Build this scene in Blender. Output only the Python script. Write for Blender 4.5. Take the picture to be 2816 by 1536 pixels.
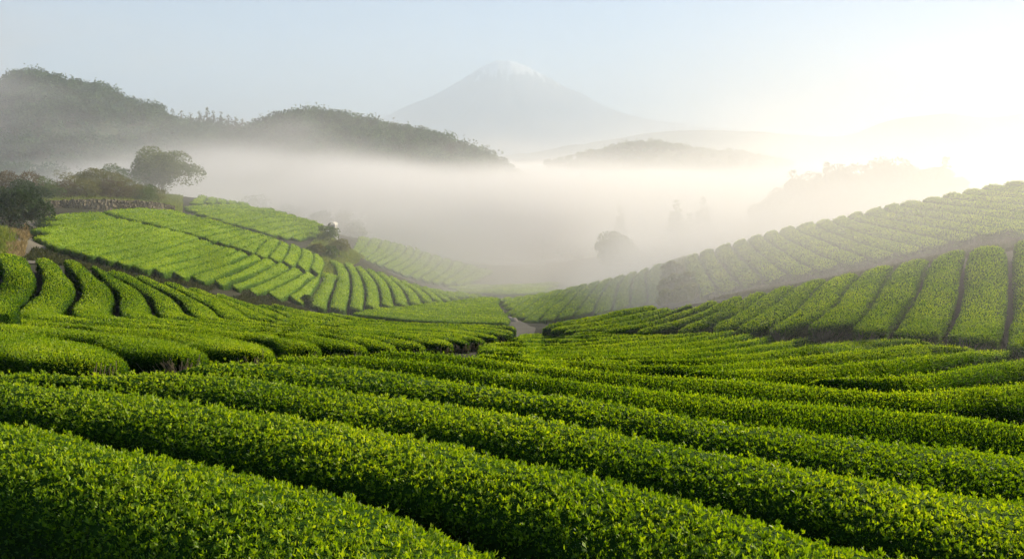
import bpy, math, random
import numpy as np
random.seed(7); RNG = np.random.default_rng(7)
S = bpy.context.scene
for o in list(bpy.data.objects): bpy.data.objects.remove(o, do_unlink=True)

# ---------------------------------------------------------------- camera
W, H = 2816.0, 1536.0
FPX = 2210.0
PITCH = math.radians(8.95)
cam_d = bpy.data.cameras.new('camera'); cam = bpy.data.objects.new('camera', cam_d)
S.collection.objects.link(cam)
cam.location = (0, 0, 0)
cam.rotation_euler = (math.pi/2 - PITCH, 0, 0)
cam_d.sensor_width = 36.0; cam_d.lens = FPX/W*36.0
cam_d.clip_start = 0.1; cam_d.clip_end = 60000
S.camera = cam

# ---------------------------------------------------------------- light
SUN_AZ = math.radians(50)      # to the right of the view direction
SUN_EL = math.radians(24)
world = bpy.data.worlds.new('World'); S.world = world; world.use_nodes = True
wn = world.node_tree.nodes; wl = world.node_tree.links; wn.clear()
wo = wn.new('ShaderNodeOutputWorld'); wb = wn.new('ShaderNodeBackground'); ws = wn.new('ShaderNodeTexSky')
ws.sky_type = 'NISHITA'; ws.sun_disc = False
ws.sun_elevation = SUN_EL; ws.sun_rotation = SUN_AZ
ws.air_density = 0.7; ws.dust_density = 0.0; ws.ozone_density = 1.0
wb.inputs['Strength'].default_value = 0.045
wl.new(ws.outputs[0], wb.inputs[0]); wl.new(wb.outputs[0], wo.inputs[0])
sd = bpy.data.lights.new('sun', 'SUN'); sun = bpy.data.objects.new('sun', sd); S.collection.objects.link(sun)
sd.energy = 5.0; sd.angle = math.radians(0.5); sd.color = (1.0, 0.84, 0.60)
sun.rotation_euler = (math.pi/2 - SUN_EL, 0, math.pi - SUN_AZ)   # points from the sun towards the scene
S.view_settings.view_transform = 'Standard'; S.view_settings.look = 'None'
S.view_settings.exposure = 1.82; S.view_settings.gamma = 1.0
S.view_settings.use_curve_mapping = False
cy = S.cycles
HAZE_D = 1.5e-4      # even haze, per metre
FOG_D = 1/18.0       # thick valley fog
FOG_T = 0.0018       # thin mist under and over it
cy.volume_step_rate = 0.25
cy.volume_bounces = 4; cy.max_bounces = 6; cy.diffuse_bounces = 3; cy.glossy_bounces = 2
cy.transmission_bounces = 3; cy.transparent_max_bounces = 8
cy.use_adaptive_sampling = True; cy.adaptive_threshold = 0.03
cy.use_denoising = True

# ---------------------------------------------------------------- helpers
COL = S.collection
def tag(o, label=None, cat=None, group=None, kind=None):
    if label: o['label'] = label
    if cat: o['category'] = cat
    if group: o['group'] = group
    if kind: o['kind'] = kind
    return o
def link(name, me, parent=None):
    o = bpy.data.objects.new(name, me); COL.objects.link(o)
    if parent is not None: o.parent = parent
    return o
def empty(name, loc=(0, 0, 0)):
    o = bpy.data.objects.new(name, None); COL.objects.link(o); o.location = loc; return o
def mesh(name, V, F, mats=(), fm=None, smooth=True, attrs=None):
    """V (n,3); F list of (m,k) int arrays; fm list of material indices per array"""
    me = bpy.data.meshes.new(name)
    V = np.asarray(V, dtype=np.float32)
    F = [np.asarray(f, dtype=np.int32) for f in F if len(f)]
    me.vertices.add(len(V)); me.vertices.foreach_set('co', V.ravel())
    nl = sum(f.size for f in F); nf = sum(len(f) for f in F)
    me.loops.add(nl); me.loops.foreach_set('vertex_index', np.concatenate([f.ravel() for f in F]))
    me.polygons.add(nf)
    tot = np.concatenate([np.full(len(f), f.shape[1], dtype=np.int32) for f in F])
    st = np.concatenate([[0], np.cumsum(tot)[:-1]]).astype(np.int32)
    me.polygons.foreach_set('loop_start', st)
    if fm is not None:
        me.polygons.foreach_set('material_index', np.concatenate([np.full(len(f), m, dtype=np.int32) for f, m in zip(F, fm)]))
    me.polygons.foreach_set('use_smooth', np.full(nf, smooth, dtype=bool))
    for m in mats: me.materials.append(m)
    for k, a in (attrs or {}).items():
        at = me.attributes.new(k, 'FLOAT', 'POINT'); at.data.foreach_set('value', np.asarray(a, dtype=np.float32))
    me.update(calc_edges=True)
    return me
cP, sP = math.cos(PITCH), math.sin(PITCH)
def rays(p):
    p = np.asarray(p, float)
    x = (p[:, 0]-W/2)/FPX; u = (H/2-p[:, 1])/FPX
    Y = cP + u*sP; Z = u*cP - sP
    return np.stack([x/Y, np.ones(len(p)), Z/Y], 1)       # scaled so that Y = 1
def at(px, py, Y):
    return rays([(px, py)])[0]*Y
def catmull(P, n):
    P = np.asarray(P, float)
    if len(P) == 2:
        t = np.linspace(0, 1, n)[:, None]; return P[0]*(1-t)+P[1]*t
    d = np.r_[0, np.cumsum(np.sqrt(np.linalg.norm(np.diff(P[:, :2], axis=0), axis=1))+1e-6)]
    # finite difference tangents (non-uniform), cubic hermite
    m = np.zeros_like(P)
    h = np.diff(d)[:, None]; s = np.diff(P, axis=0)/h
    m[1:-1] = (s[:-1]*h[1:]+s[1:]*h[:-1])/(h[:-1]+h[1:]); m[0] = s[0]; m[-1] = s[-1]
    tt = np.linspace(0, d[-1], n*4); k = np.clip(np.searchsorted(d, tt, 'right')-1, 0, len(d)-2)
    hh = (d[k+1]-d[k])[:, None]; u = ((tt-d[k])[:, None])/hh
    Q = (2*u**3-3*u**2+1)*P[k]+(u**3-2*u**2+u)*hh*m[k]+(-2*u**3+3*u**2)*P[k+1]+(u**3-u**2)*hh*m[k+1]
    L = np.r_[0, np.cumsum(np.linalg.norm(np.diff(Q, axis=0), axis=1))]
    t = np.linspace(0, L[-1], n)
    return np.stack([np.interp(t, L, Q[:, i]) for i in range(Q.shape[1])], 1)
def resample(P, n):
    L = np.r_[0, np.cumsum(np.linalg.norm(np.diff(P, axis=0), axis=1))]
    t = np.linspace(0, L[-1], n)
    return np.stack([np.interp(t, L, P[:, i]) for i in range(P.shape[1])], 1)
def tps_fit(X, y, lam=0.0, scale=1.0):
    X = np.asarray(X, float)/scale; n = len(X)
    r = np.linalg.norm(X[:, None]-X[None], axis=2)
    K = np.where(r > 0, r*r*np.log(r+1e-12), 0)+lam*np.eye(n)
    Pm = np.c_[np.ones(n), X]
    A = np.block([[K, Pm], [Pm.T, np.zeros((3, 3))]])
    c = np.linalg.solve(A+1e-12*np.eye(n+3), np.r_[y, 0, 0, 0])
    def f(Q):
        Q = np.asarray(Q, float)/scale; out = np.zeros(len(Q))
        for s in range(0, len(Q), 4000):
            q = Q[s:s+4000]; r = np.linalg.norm(q[:, None]-X[None], axis=2)
            out[s:s+4000] = np.where(r > 0, r*r*np.log(r+1e-12), 0)@c[:n]+c[n]+q@c[n+1:]
        return out
    return f
def vnoise(P, s=1.0, seed=0):
    """smooth value noise, P (n,3) -> (n) in -1..1"""
    P = np.asarray(P, float)/s+seed*17.13
    i = np.floor(P).astype(np.int64); f = P-i; f = f*f*(3-2*f)
    def h(a, b, c):
        v = (a*73856093) ^ (b*19349663) ^ (c*83492791); v = (v ^ (v >> 13))*1274126177
        return ((v & 0xffff)/32767.5)-1
    r = 0
    for dx in (0, 1):
        for dy in (0, 1):
            for dz in (0, 1):
                w = (f[:, 0] if dx else 1-f[:, 0])*(f[:, 1] if dy else 1-f[:, 1])*(f[:, 2] if dz else 1-f[:, 2])
                r = r+w*h(i[:, 0]+dx, i[:, 1]+dy, i[:, 2]+dz)
    return r
ORD = ('first second third fourth fifth sixth seventh eighth ninth tenth eleventh twelfth thirteenth fourteenth fifteenth '
       'sixteenth seventeenth eighteenth nineteenth twentieth twenty-first twenty-second').split()
# ---------------------------------------------------------------- tea fields: furrow lines and distances
# every field: 'lines' = furrows between hedges (photograph pixels), 'ctrl' = (px, py, distance) of its trimmed top surface
FIELDS = []
def field(name, lines, ctrl, **k):
    FIELDS.append(dict(name=name, lines=lines, ctrl=ctrl, **k))
G0 = [(-260,1075),(0,1128),(100,1145),(215,1170),(285,1190),(450,1222),(525,1235),(620,1250),(725,1275),(800,1295),(925,1320),(975,1332),(1085,1375),(1150,1392),(1220,1428),(1288,1457),(1480,1536),(1700,1632),(1950,1735),(2250,1850),(2600,1980),(3000,2130)]
Gm = [(-260,1330),(0,1440),(130,1500),(250,1560),(450,1670),(700,1800),(1000,1950),(1400,2150),(1800,2350)]
G1 = [(-260,1040),(0,1038),(100,1040),(200,1050),(300,1057),(400,1067),(500,1077),(600,1090),(750,1116),(850,1136),(1000,1158),(1125,1180),(1288,1208),(1400,1237),(1528,1265),(1668,1295),(1753,1320),(1828,1338),(1898,1355),(1963,1370),(2028,1382),(2103,1405),(2178,1425),(2278,1450),(2353,1468),(2468,1495),(2628,1536),(2816,1580),(3100,1655)]
R2 = [(185,1042),(225,1024),(300,1010),(360,1006),(450,1008),(575,1018),(700,1028),(800,1040),(900,1052),(1000,1066),(1150,1085),(1288,1104),(1400,1118),(1528,1137),(1628,1158),(1743,1175),(1803,1192),(1878,1208),(1978,1228),(2103,1250),(2178,1265),(2278,1282),(2378,1300),(2478,1316),(2628,1340),(2816,1362),(3100,1400)]
R3 = [(480,1012),(520,997),(590,988),(650,985),(700,985),(800,991),(950,1001),(1100,1014),(1197,1028),(1294,1043),(1372,1052),(1430,1062),(1528,1077),(1628,1090),(1718,1102),(1788,1115),(1878,1130),(1953,1139),(2053,1151),(2128,1159),(2203,1169),(2328,1181),(2478,1196),(2578,1206),(2678,1214),(2816,1230),(3100,1262)]
R4 = [(725,983),(760,976),(830,971),(925,969),(1000,974),(1100,985),(1197,994),(1304,1004),(1391,1014),(1500,1022),(1597,1035),(1675,1044),(1733,1050),(1791,1057),(1869,1065),(1946,1073),(2053,1084),(2153,1091),(2228,1096),(2328,1102),(2403,1108),(2478,1114),(2578,1123),(2678,1135),(2816,1152),(3100,1190)]
R4r = R4[:-6]+[(2478,1112),(2578,1113),(2660,1110),(2816,1104),(3100,1100)]
R5 = [(1020,968),(1060,966),(1100,966),(1197,967),(1245,969),(1294,975),(1352,983),(1430,993),(1500,999),(1578,1006),(1655,1013),(1733,1019),(1810,1024),(1888,1026),(1946,1029),(2036,1035),(2094,1037),(2172,1039),(2211,1041),(2269,1047),(2307,1057),(2400,1064),(2497,1066),(2585,1055),(2672,1047),(2816,1032),(3100,1020)]
field('F', [Gm,G0,G1,R2,R3,R4,R5], [(0,1440,5.9),(450,1670,4.6),(1400,2150,3.1),(3000,2130,3.2),(3100,1655,5.2),(1480,1536,5.75),(0,1128,9.4),(700,1270,7.6),(0,1038,12.2),(1528,1265,8.3),(2628,1536,6.0),
   (200,1045,12.0),(1528,1137,10.6),(2700,1345,8.6),(500,1000,14.0),(1528,1077,12.8),(2700,1215,11.2),(925,969,17.6),(1528,1025,15.0),(2700,1137,13.6),
   (1100,966,18.6),(1528,1001,17.3),(2211,1041,16.4),(2497,1066,15.4),(2816,1032,17.0),(3100,1020,17.4),(3100,1262,10.8)],
   pairs={5:(R4r,R5)}, gap=0.26, h=0.95, step=0.14,
   label='{o} wide leafy tea hedge counting up from the bottom edge of the view', group='big tea hedges across the foreground')
B1 = [(2211,1041),(2278,1033),(2400,1026),(2460,1021),(2585,1005),(2672,991),(2816,976),(3050,955)]
B2 = [(1849,1005),(1888,1016),(1927,1017),(1997,1014),(2094,1010),(2191,1003),(2288,995),(2400,983),(2447,976),(2522,970),(2597,965),(2672,961),(2747,960),(2785,963),(2830,974)]
B3 = [(1294,972),(1391,978),(1500,986),(1597,991),(1675,994),(1752,997),(1790,1001),(1849,1004),(1908,1001),(1978,996),(2055,990),(2133,983),(2211,973),(2288,965),(2372,953),(2422,946),(2472,942),(2547,936),(2597,935),(2635,939),(2660,945),(2692,958)]
B4 = [(1600,981),(1675,987),(1733,993),(1772,994),(1849,990),(1927,982),(1997,973),(2094,964),(2191,949),(2288,936),(2372,922),(2422,917),(2472,917),(2510,920),(2535,925),(2562,936)]
B5 = [(1391,973),(1500,978),(1590,981),(1675,984),(1772,980),(1869,971),(1946,965),(1997,958),(2094,942),(2191,927),(2269,911),(2327,904),(2366,904),(2385,908),(2400,916)]
B6 = [(1330,966),(1400,969),(1488,972),(1560,974),(1620,974),(1694,970),(1772,965),(1869,957),(1946,950),(1997,942),(2094,925),(2172,911),(2220,903),(2250,903),(2278,912)]
B7 = [(1290,960),(1391,961),(1488,963),(1600,961),(1694,956),(1772,950),(1830,945),(1900,937),(2016,922),(2075,909),(2104,905),(2133,906),(2156,912)]
B8 = [(1286,955),(1352,952),(1469,954),(1550,953),(1636,946),(1694,941),(1752,937),(1830,931),(1900,924),(1978,913),(2016,909),(2044,915)]
B9 = [(1329,948),(1391,942),(1488,942),(1600,938),(1694,931),(1752,928),(1810,922),(1869,915),(1908,911),(1955,914)]
B10 = [(1362,938),(1411,931),(1469,931),(1600,929),(1694,924),(1752,921),(1800,918),(1838,921)]
B11 = [(1400,929),(1436,923),(1500,923),(1600,920),(1675,916),(1733,914),(1768,920)]
B12 = [(1425,922),(1460,917),(1520,916),(1600,913),(1660,909),(1698,914)]
field('B', [B1,B2,B3,B4,B5,B6,B7,B8,B9,B10,B11,B12], [(1294,973,19.3),(1500,987,19.2),(1849,1005,18.8),(2211,1041,16.8),(2816,1033,17.4),(3050,1020,17.6),(2816,976,21.5),(2600,935,24),(2290,994,19.6),
   (1290,958,29),(1500,972,25),(1700,980,23),(2000,960,24.5),(2400,918,27),(1362,938,35),(1600,950,30),(2000,915,30.5),(1430,921,41),(1600,914,40),(1770,920,36)],
   pairs={0:([(1862,1022),(1900,1027),(1946,1029),(2036,1035),(2094,1037),(2172,1039)]+B1,B2), 1:([(1294,975),(1352,983),(1430,993),(1500,999),(1578,1006),(1655,1013),(1733,1019),(1810,1022),(1840,1014)]+B2[1:],B3),
     3:([(1391,978),(1500,986)]+B4,B5), 4:([(1345,969)]+B5,B6), 5:([(1300,964)]+B6,B7)}, first=(R5[18:],B1), gap=0.5, h=1.15, step=0.25,
   label='{o} slim tea hedge counting up the slope just beyond the foreground hedges', group='slim tea hedges fanning out across the lower right slope')
C = [
 [(1490,897),(1512,888),(1600,871),(1700,851),(1750,840),(1805,835)],
 [(1487,901),(1600,888),(1700,868),(1800,848),(1834,841)],
 [(1480,910),(1600,901),(1700,886),(1775,872),(1837,857),(1897,836)],
 [(1560,911),(1650,905),(1700,897),(1800,877),(1862,855),(1937,829)],
 [(1690,908),(1725,904),(1800,890),(1875,870),(1950,842),(2006,815)],
 [(1770,911),(1825,902),(1900,882),(1962,860),(2025,830),(2060,806)],
 [(1880,912),(1937,899),(2012,870),(2050,845),(2092,815),(2129,791)],
 [(1985,908),(2020,897),(2075,867),(2125,837),(2175,797),(2211,772)],
 [(2085,905),(2107,897),(2175,857),(2222,812),(2270,767),(2291,755)],
 [(2190,901),(2235,875),(2297,827),(2322,795),(2367,750),(2380,737)],
 [(2325,903),(2347,885),(2385,845),(2415,800),(2445,750),(2470,719)],
 [(2442,915),(2455,892),(2485,850),(2522,795),(2542,740),(2571,699)],
 [(2588,920),(2617,870),(2642,800),(2648,735),(2663,676)],
 [(2755,945),(2767,900),(2780,837),(2781,740),(2780,657)],
 [(2925,975),(2925,900),(2915,820),(2905,740),(2895,640)],
 [(3110,1010),(3100,900),(3075,820),(3050,740),(3020,630)],
 [(3310,1040),(3285,900),(3245,820),(3205,740),(3150,620)]]
field('C', C, [(1490,897,50),(1480,910,46),(1600,901,43),(1800,848,43),(1825,903,37),(2006,815,38),(2100,850,33.5),(2129,791,37),(2085,905,30),(2211,772,37),(2300,825,30),(2325,903,26),(2380,737,36),
   (2442,915,25),(2530,780,30),(2571,699,35),(2588,920,24),(2642,800,28.5),(2663,676,34),(2755,945,22.5),(2780,837,26.5),(2781,740,30),(2780,657,34),(2925,975,21),(2915,820,26),(2895,640,34),(3310,1040,19.5),(3245,820,25),(3150,620,34)],
   gap=0.24, h=0.85, step=0.3, label='{o} plump tea hedge counting from the valley path along the sunny right hillside', group='plump tea hedges running up the sunny right hillside')
D = [
 [(1880,702),(1886,722),(1895,750),(1920,790),(1927,812)],
 [(1921,692),(1927,715),(1950,755),(1972,792),(1985,803)],
 [(1963,677),(1970,702),(1995,732),(2017,760),(2046,787)],
 [(2011,663),(2020,684),(2040,707),(2075,739),(2113,774)],
 [(2051,651),(2064,668),(2090,693),(2137,730),(2183,757)],
 [(2095,640),(2112,660),(2162,692),(2200,717),(2253,742)],
 [(2136,628),(2152,647),(2200,670),(2257,698),(2328,726)],
 [(2182,617),(2205,636),(2275,662),(2337,688),(2406,711)],
 [(2236,607),(2262,627),(2310,645),(2365,664),(2422,682),(2483,697)],
 [(2279,599),(2298,614),(2360,635),(2422,651),(2497,669),(2558,681)],
 [(2325,590),(2345,602),(2372,610),(2447,624),(2522,642),(2634,662)],
 [(2368,578),(2388,590),(2410,596),(2497,610),(2597,627),(2718,644)],
 [(2422,566),(2440,578),(2460,584),(2547,595),(2647,610),(2781,629)],
 [(2464,556),(2480,565),(2497,569),(2597,580),(2697,590),(2816,602),(3000,622)],
 [(2522,546),(2545,554),(2572,557),(2672,567),(2816,581),(3000,600)],
 [(2576,536),(2595,542),(2622,545),(2697,552),(2816,561),(3000,575)],
 [(2632,524),(2660,531),(2722,536),(2816,543),(3000,555)],
 [(2684,513),(2710,519),(2747,522),(2816,527),(3000,538)],
 [(2744,501),(2770,506),(2816,509),(3000,520)],
 [(2797,494),(2830,496),(3000,503)]]
field('D', D, [(1880,702,76),(1927,812,58),(2011,663,73),(2046,787,54),(2183,757,49),(2182,617,68),(2328,726,46.5),(2236,607,66),(2483,697,44),(2368,578,62),(2634,662,42),(2464,556,59),(2781,629,40.5),(2576,536,57),(2816,602,42.5),
   (2684,513,55),(2816,561,47),(2797,494,54),(2816,520,51),(3000,503,52),(3000,622,38),(2200,690,56),(2500,630,50)],
   gap=0.2, h=1, step=0.4, ripple=1, label='{o} hazy tea hedge counting from the overgrown gully up the sunlit ridge', group='hazy tea hedges climbing the upper right hillside')
E = [
 [(1822,717),(1820,750),(1825,800),(1832,826)],
 [(1787,729),(1775,757),(1779,787),(1782,830)],
 [(1755,739),(1739,770),(1735,805),(1731,842)],
 [(1721,749),(1702,777),(1692,812),(1682,848)],
 [(1687,757),(1665,787),(1640,832),(1628,860)],
 [(1650,767),(1620,807),(1595,840),(1575,862)],
 [(1617,774),(1585,807),(1550,845),(1526,873)],
 [(1587,782),(1540,825),(1505,850),(1478,878)],
 [(1550,790),(1512,823),(1470,855),(1430,879)],
 [(1505,800),(1450,841),(1404,867)],
 [(1475,806),(1422,838),(1390,857)],
 [(1445,811),(1390,843)],
 [(1415,815),(1378,834)],
 [(1380,817),(1368,823)]]
field('E', E, [(1822,717,82),(1832,826,68),(1755,739,86),(1731,842,71),(1687,757,90),(1628,860,72),(1617,774,96),(1526,873,74),(1550,790,102),(1430,879,76),(1505,800,105),(1390,857,84),(1415,815,105),(1378,834,96)],
   gap=0.18, h=1, step=0.45, label='{o} pale tea hedge counting leftwards from the overgrown gully, middle right slope', group='pale tea hedges on the middle right slope')
Hh = [
 [(960,858),(1050,867),(1140,876),(1250,881),(1400,884)],
 [(985,853),(1075,862),(1175,870),(1300,875),(1405,877)],
 [(1015,848),(1125,857),(1225,865),(1400,870)],
 [(1045,844),(1150,852),(1250,860),(1397,865)],
 [(1090,840),(1225,851),(1395,859)],
 [(1140,835),(1250,845),(1390,852)],
 [(1180,831),(1300,842),(1386,846)],
 [(1210,827),(1300,835),(1379,840)],
 [(1240,823),(1374,834)],
 [(1272,820),(1371,828)],
 [(1310,816),(1370,822)],
 [(1345,813),(1372,817)]]
field('H', Hh, [(960,858,64),(1250,881,62),(1400,884,62),(1045,844,71),(1250,860,70),(1397,865,69),(1140,835,78),(1300,842,78),(1386,846,77),(1210,827,84),(1374,834,84),(1345,813,97)],
   gap=0.1, h=0.7, step=0.5, label='{o} straight tea hedge counting from the near edge of the valley floor plot', group='tea hedges of the flat plot on the valley floor')
I = [
 [(884,757),(875,782),(857,808),(838,836)],
 [(900,710),(921,735),(922,775),(908,810),(901,843)],
 [(943,716),(962,752),(965,790),(955,847)],
 [(973,725),(997,767),(1004,800),(1001,846)],
 [(1002,735),(1035,774),(1046,810),(1046,843)],
 [(1030,741),(1068,780),(1082,818),(1086,840)],
 [(1062,752),(1100,785),(1119,812),(1125,836)],
 [(1092,764),(1140,797),(1157,818),(1161,832)],
 [(1120,773),(1170,801),(1190,820),(1194,829)],
 [(1150,782),(1200,807),(1221,826)],
 [(1180,789),(1225,809),(1243,823)],
 [(1210,794),(1250,811),(1267,819)],
 [(1238,798),(1276,811),(1295,815)],
 [(1275,802),(1322,811)],
 [(1310,806),(1345,810)]]
field('I', I, [(884,757,90),(838,836,73),(900,710,101),(901,843,74),(973,725,104),(1001,846,77),(1062,752,106),(1086,840,84),(1150,782,109),(1194,829,95),(1238,798,116),(1267,819,108),(1322,811,116),(1345,810,118)],
   gap=0.34, h=1, step=0.5, label='{o} upright tea hedge counting rightwards from the stony corner of the left slope', group='upright tea hedges ending at the valley floor')
J = [
 [(117,594),(140,588),(217,581),(279,579)],
 [(120,607),(200,599),(297,588)],
 [(98,624),(122,621),(225,608),(325,596)],
 [(88,646),(118,641),(175,634),(250,623),(365,606)],
 [(120,664),(225,648),(325,628),(400,611)],
 [(165,677),(262,658),(362,640),(442,623)],
 [(212,690),(325,667),(425,645),(481,631)],
 [(257,702),(375,677),(462,656),(516,641)],
 [(310,715),(425,688),(505,665),(551,651)],
 [(355,727),(475,698),(550,676),(587,664)],
 [(405,739),(525,709),(590,687),(622,675)],
 [(455,749),(560,722),(625,699),(657,686)],
 [(510,761),(600,731),(665,708),(695,697)],
 [(565,773),(650,743),(730,706)],
 [(617,785),(690,758),(767,718)],
 [(660,797),(735,769),(805,731)],
 [(712,810),(775,780),(842,744)],
 [(775,819),(820,793),(844,772),(878,752)],
 [(835,832),(857,806),(872,782),(882,760)]]
field('J', J, [(117,594,78),(279,579,84),(88,646,60),(212,690,57),(365,606,79),(355,727,58),(425,688,64),(481,631,78),(587,664,76),(510,761,61),(622,700,69),(695,697,77),(617,785,64),(767,718,80),(712,810,68),(842,744,84),(835,832,73),(882,760,88)],
   gap=0.16, h=1.05, step=0.5, label='{o} slanting tea hedge counting down the left slope from the dry stone bank', group='slanting tea hedges on the middle left slope')
K = [
 [(285,579),(330,573),(370,571),(425,573),(500,580)],
 [(303,587),(425,584),(542,593)],
 [(333,596),(450,595),(573,600)],
 [(372,605),(480,604),(598,607)],
 [(408,612),(500,610),(612,612)],
 [(450,623),(540,622),(627,619)],
 [(489,631),(560,630),(650,626)],
 [(524,641),(590,640),(680,635)],
 [(557,651),(625,650),(712,643)],
 [(594,664),(650,660),(738,650)],
 [(628,674),(680,663),(752,655)],
 [(661,684),(700,672),(768,660)],
 [(697,693),(730,676),(752,664),(780,664)]]
K2 = [
 [(280,578),(325,573),(370,570),(425,573),(500,579)],
 [(302,586),(400,581),(470,582),(540,592)],
 [(330,595),(430,590),(510,592),(573,599)],
 [(370,604),(470,597),(540,599),(600,606)],
 [(406,611),(490,604),(560,606),(622,614)],
 [(446,622),(520,613),(590,612),(645,622)],
 [(487,630),(555,620),(620,618),(665,628)],
 [(521,640),(570,631),(640,624),(685,635)],
 [(555,651),(600,640),(665,630),(710,641)],
 [(592,662),(640,650),(690,638),(730,646)],
 [(627,671),(680,655),(725,645),(746,651)],
 [(662,682),(705,665),(745,651),(758,656)],
 [(699,694),(716,672),(741,653),(768,658)],
 [(735,706),(758,679),(770,661)],
 [(772,718),(792,688),(798,667)],
 [(811,730),(828,698),(829,679)],
 [(849,742),(863,710),(860,690)],
 [(882,749),(893,725),(888,706)]]
field('K', K2, [(280,578,86),(500,579,102),(370,604,82),(540,592,100),(600,606,97),(446,622,80),(645,622,96),(521,640,80),(592,662,80),(710,641,96),(662,682,80),(741,653,95),(772,718,82),(798,667,98),(849,742,87),(860,690,100),(882,749,90),(888,706,101),(560,606,92)],
   gap=0.16, h=0.9, step=0.5, label='{o} tea hedge counting down the strip between the two narrow paths on left', group='tea hedges of the strip between two narrow paths')
Q = [
 [(510,567),(560,562),(600,560),(690,562)],
 [(505,573),(600,566),(740,571)],
 [(532,584),(640,571),(780,581)],
 [(562,593),(680,578),(812,590)],
 [(600,604),(720,585),(845,599)],
 [(640,614),(750,595),(868,606)],
 [(680,623),(780,605),(885,613)],
 [(722,636),(800,618),(893,621)],
 [(755,646),(830,627),(890,632)],
 [(790,652),(850,638),(880,643)],
 [(825,657),(855,649),(868,654)]]
field('Q', Q, [(510,567,122),(690,562,142),(505,573,118),(740,571,138),(600,604,110),(812,590,134),(680,623,109),(868,606,130),(755,646,109),(893,621,126),(825,657,112),(868,654,116)],
   gap=0.16, h=0.7, step=0.6, label='{o} misty tea hedge counting down the farther left plot', group='misty tea hedges of the farther left plot')
T = [
 [(547,536),(530,548),(512,563)],
 [(572,540),(568,548),(562,558)],
 [(600,545),(597,551),(594,557)],
 [(626,550),(625,554),(624,558)],
 [(652,554),(653,557),(655,560)],
 [(682,558),(684,560),(687,562)]]
field('T', T, [(547,536,146),(512,563,124),(572,540,147),(562,558,130),(626,550,148),(624,558,136),(682,558,148),(687,562,144)],
   gap=0.3, h=0.45, step=0.7, label='{o} short tea hedge counting rightwards along the brow of the farther left plot', group='short tea hedges on the brow of the farther left plot')
L = [
 [(955,700),(975,675),(985,648)],
 [(978,706),(1003,680),(1022,653)],
 [(1000,712),(1035,686),(1052,658)],
 [(1013,716),(1058,693),(1078,663)],
 [(1028,721),(1080,694),(1098,669)],
 [(1050,729),(1105,698),(1120,674)],
 [(1075,739),(1130,706),(1142,681)],
 [(1095,748),(1147,712),(1162,688)],
 [(1120,757),(1172,727),(1190,697)],
 [(1150,764),(1198,733),(1220,707)],
 [(1180,772),(1225,743),(1250,714)],
 [(1205,777),(1250,752),(1285,723)],
 [(1235,780),(1287,757),(1322,733)],
 [(1270,780),(1320,764),(1360,745)]]
field('L', L, [(955,700,128),(985,648,158),(1028,721,130),(1098,669,160),(1095,748,132),(1162,688,162),(1180,772,136),(1250,714,164),(1270,780,144),(1360,745,168)],
   gap=0.2, h=0.7, step=0.8, label='{o} faint tea hedge counting rightwards on the far fog-covered slope', group='faint tea hedges on the far foggy slope')
Mm = [
 [(1240,778),(1330,782),(1450,779),(1545,770)],
 [(1230,783),(1330,789),(1450,787),(1545,778)],
 [(1225,788),(1330,796),(1450,795),(1535,788)],
 [(1270,799),(1340,804),(1420,805),(1510,799)]]
field('M', Mm, [(1240,778,148),(1330,782,148),(1545,770,152),(1225,788,138),(1330,796,136),(1535,788,140),(1340,804,126),(1510,799,130)],
   gap=0.5, h=0.9, step=0.9, label='{o} broad tea hedge counting nearer across the valley floor in the fog', group='broad foggy tea hedges across the valley floor')
S0 = [(-130,690),(-115,720),(-110,760),(-130,800),(-165,830),(-190,855),(-150,872),(-60,880)]
N = [
 [(-260,985),(-100,955),(0,964),(39,974),(68,988),(84,1006)],
 [(-260,905),(-120,903),(0,909),(78,916),(155,927),(252,939),(310,951),(349,965),(366,981)],
 [(-35,688),(-15,715),(-10,755),(-30,795),(-68,828),(-98,853),(-80,870),(0,885),(97,892),(155,898),(233,906),(330,916),(408,924),(497,934),(555,947),(580,956),(589,966)],
 [(75,703),(93,732),(100,767),(88,797),(60,822),(30,843),(28,855),(50,869),(112,881),(175,888),(290,895),(400,902),(497,911),(594,919),(672,930),(730,944),(758,953),(764,962)],
 [(150,704),(170,727),(187,747),(207,775),(210,800),(190,825),(177,847),(186,861),(212,870),(252,877),(349,886),(427,892),(516,899),(594,906),(691,916),(788,925),(866,937),(897,945),(906,955)],
 [(215,713),(247,737),(275,762),(307,790),(315,812),(309,843),(325,866),(345,873),(388,880),(500,890),(594,900),(691,907),(788,912),(858,917),(936,928),(994,943),(1014,955)],
 [(277,735),(325,762),(370,787),(398,807),(412,832),(424,860),(445,870),(516,880),(594,890),(691,900),(800,908),(897,913),(975,923),(1052,935),(1101,947),(1106,955)],
 [(345,746),(387,767),(425,788),(457,806),(487,826),(515,857),(540,872),(594,881),(691,892),(800,902),(916,911),(1033,921),(1110,930),(1175,940),(1184,948)],
 [(418,762),(462,785),(525,812),(570,836),(600,862),(622,875),(691,884),(800,894),(936,907),(1072,917),(1188,925),(1237,933),(1250,943)],
 [(490,779),(550,805),(625,835),(675,866),(700,879),(750,885),(800,889),(955,903),(1091,914),(1207,920),(1266,927),(1292,938)],
 [(557,795),(600,813),(650,833),(705,857),(752,876),(850,889),(955,898),(1100,906),(1197,910),(1275,917),(1323,923),(1333,931)],
 [(620,811),(675,830),(735,848),(782,867),(825,881),(950,893),(1100,901),(1216,905),(1313,910),(1352,916),(1365,925)],
 [(695,825),(737,840),(812,863),(900,884),(1000,892),(1100,897),(1255,901),(1352,906),(1387,913),(1394,919)],
 [(767,836),(850,855),(950,874),(1050,887),(1150,893),(1275,897),(1372,899),(1406,904),(1413,911)],
 [(880,849),(950,865),(1050,879),(1158,888),(1294,890),(1391,892),(1416,895),(1422,902)]]
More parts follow.
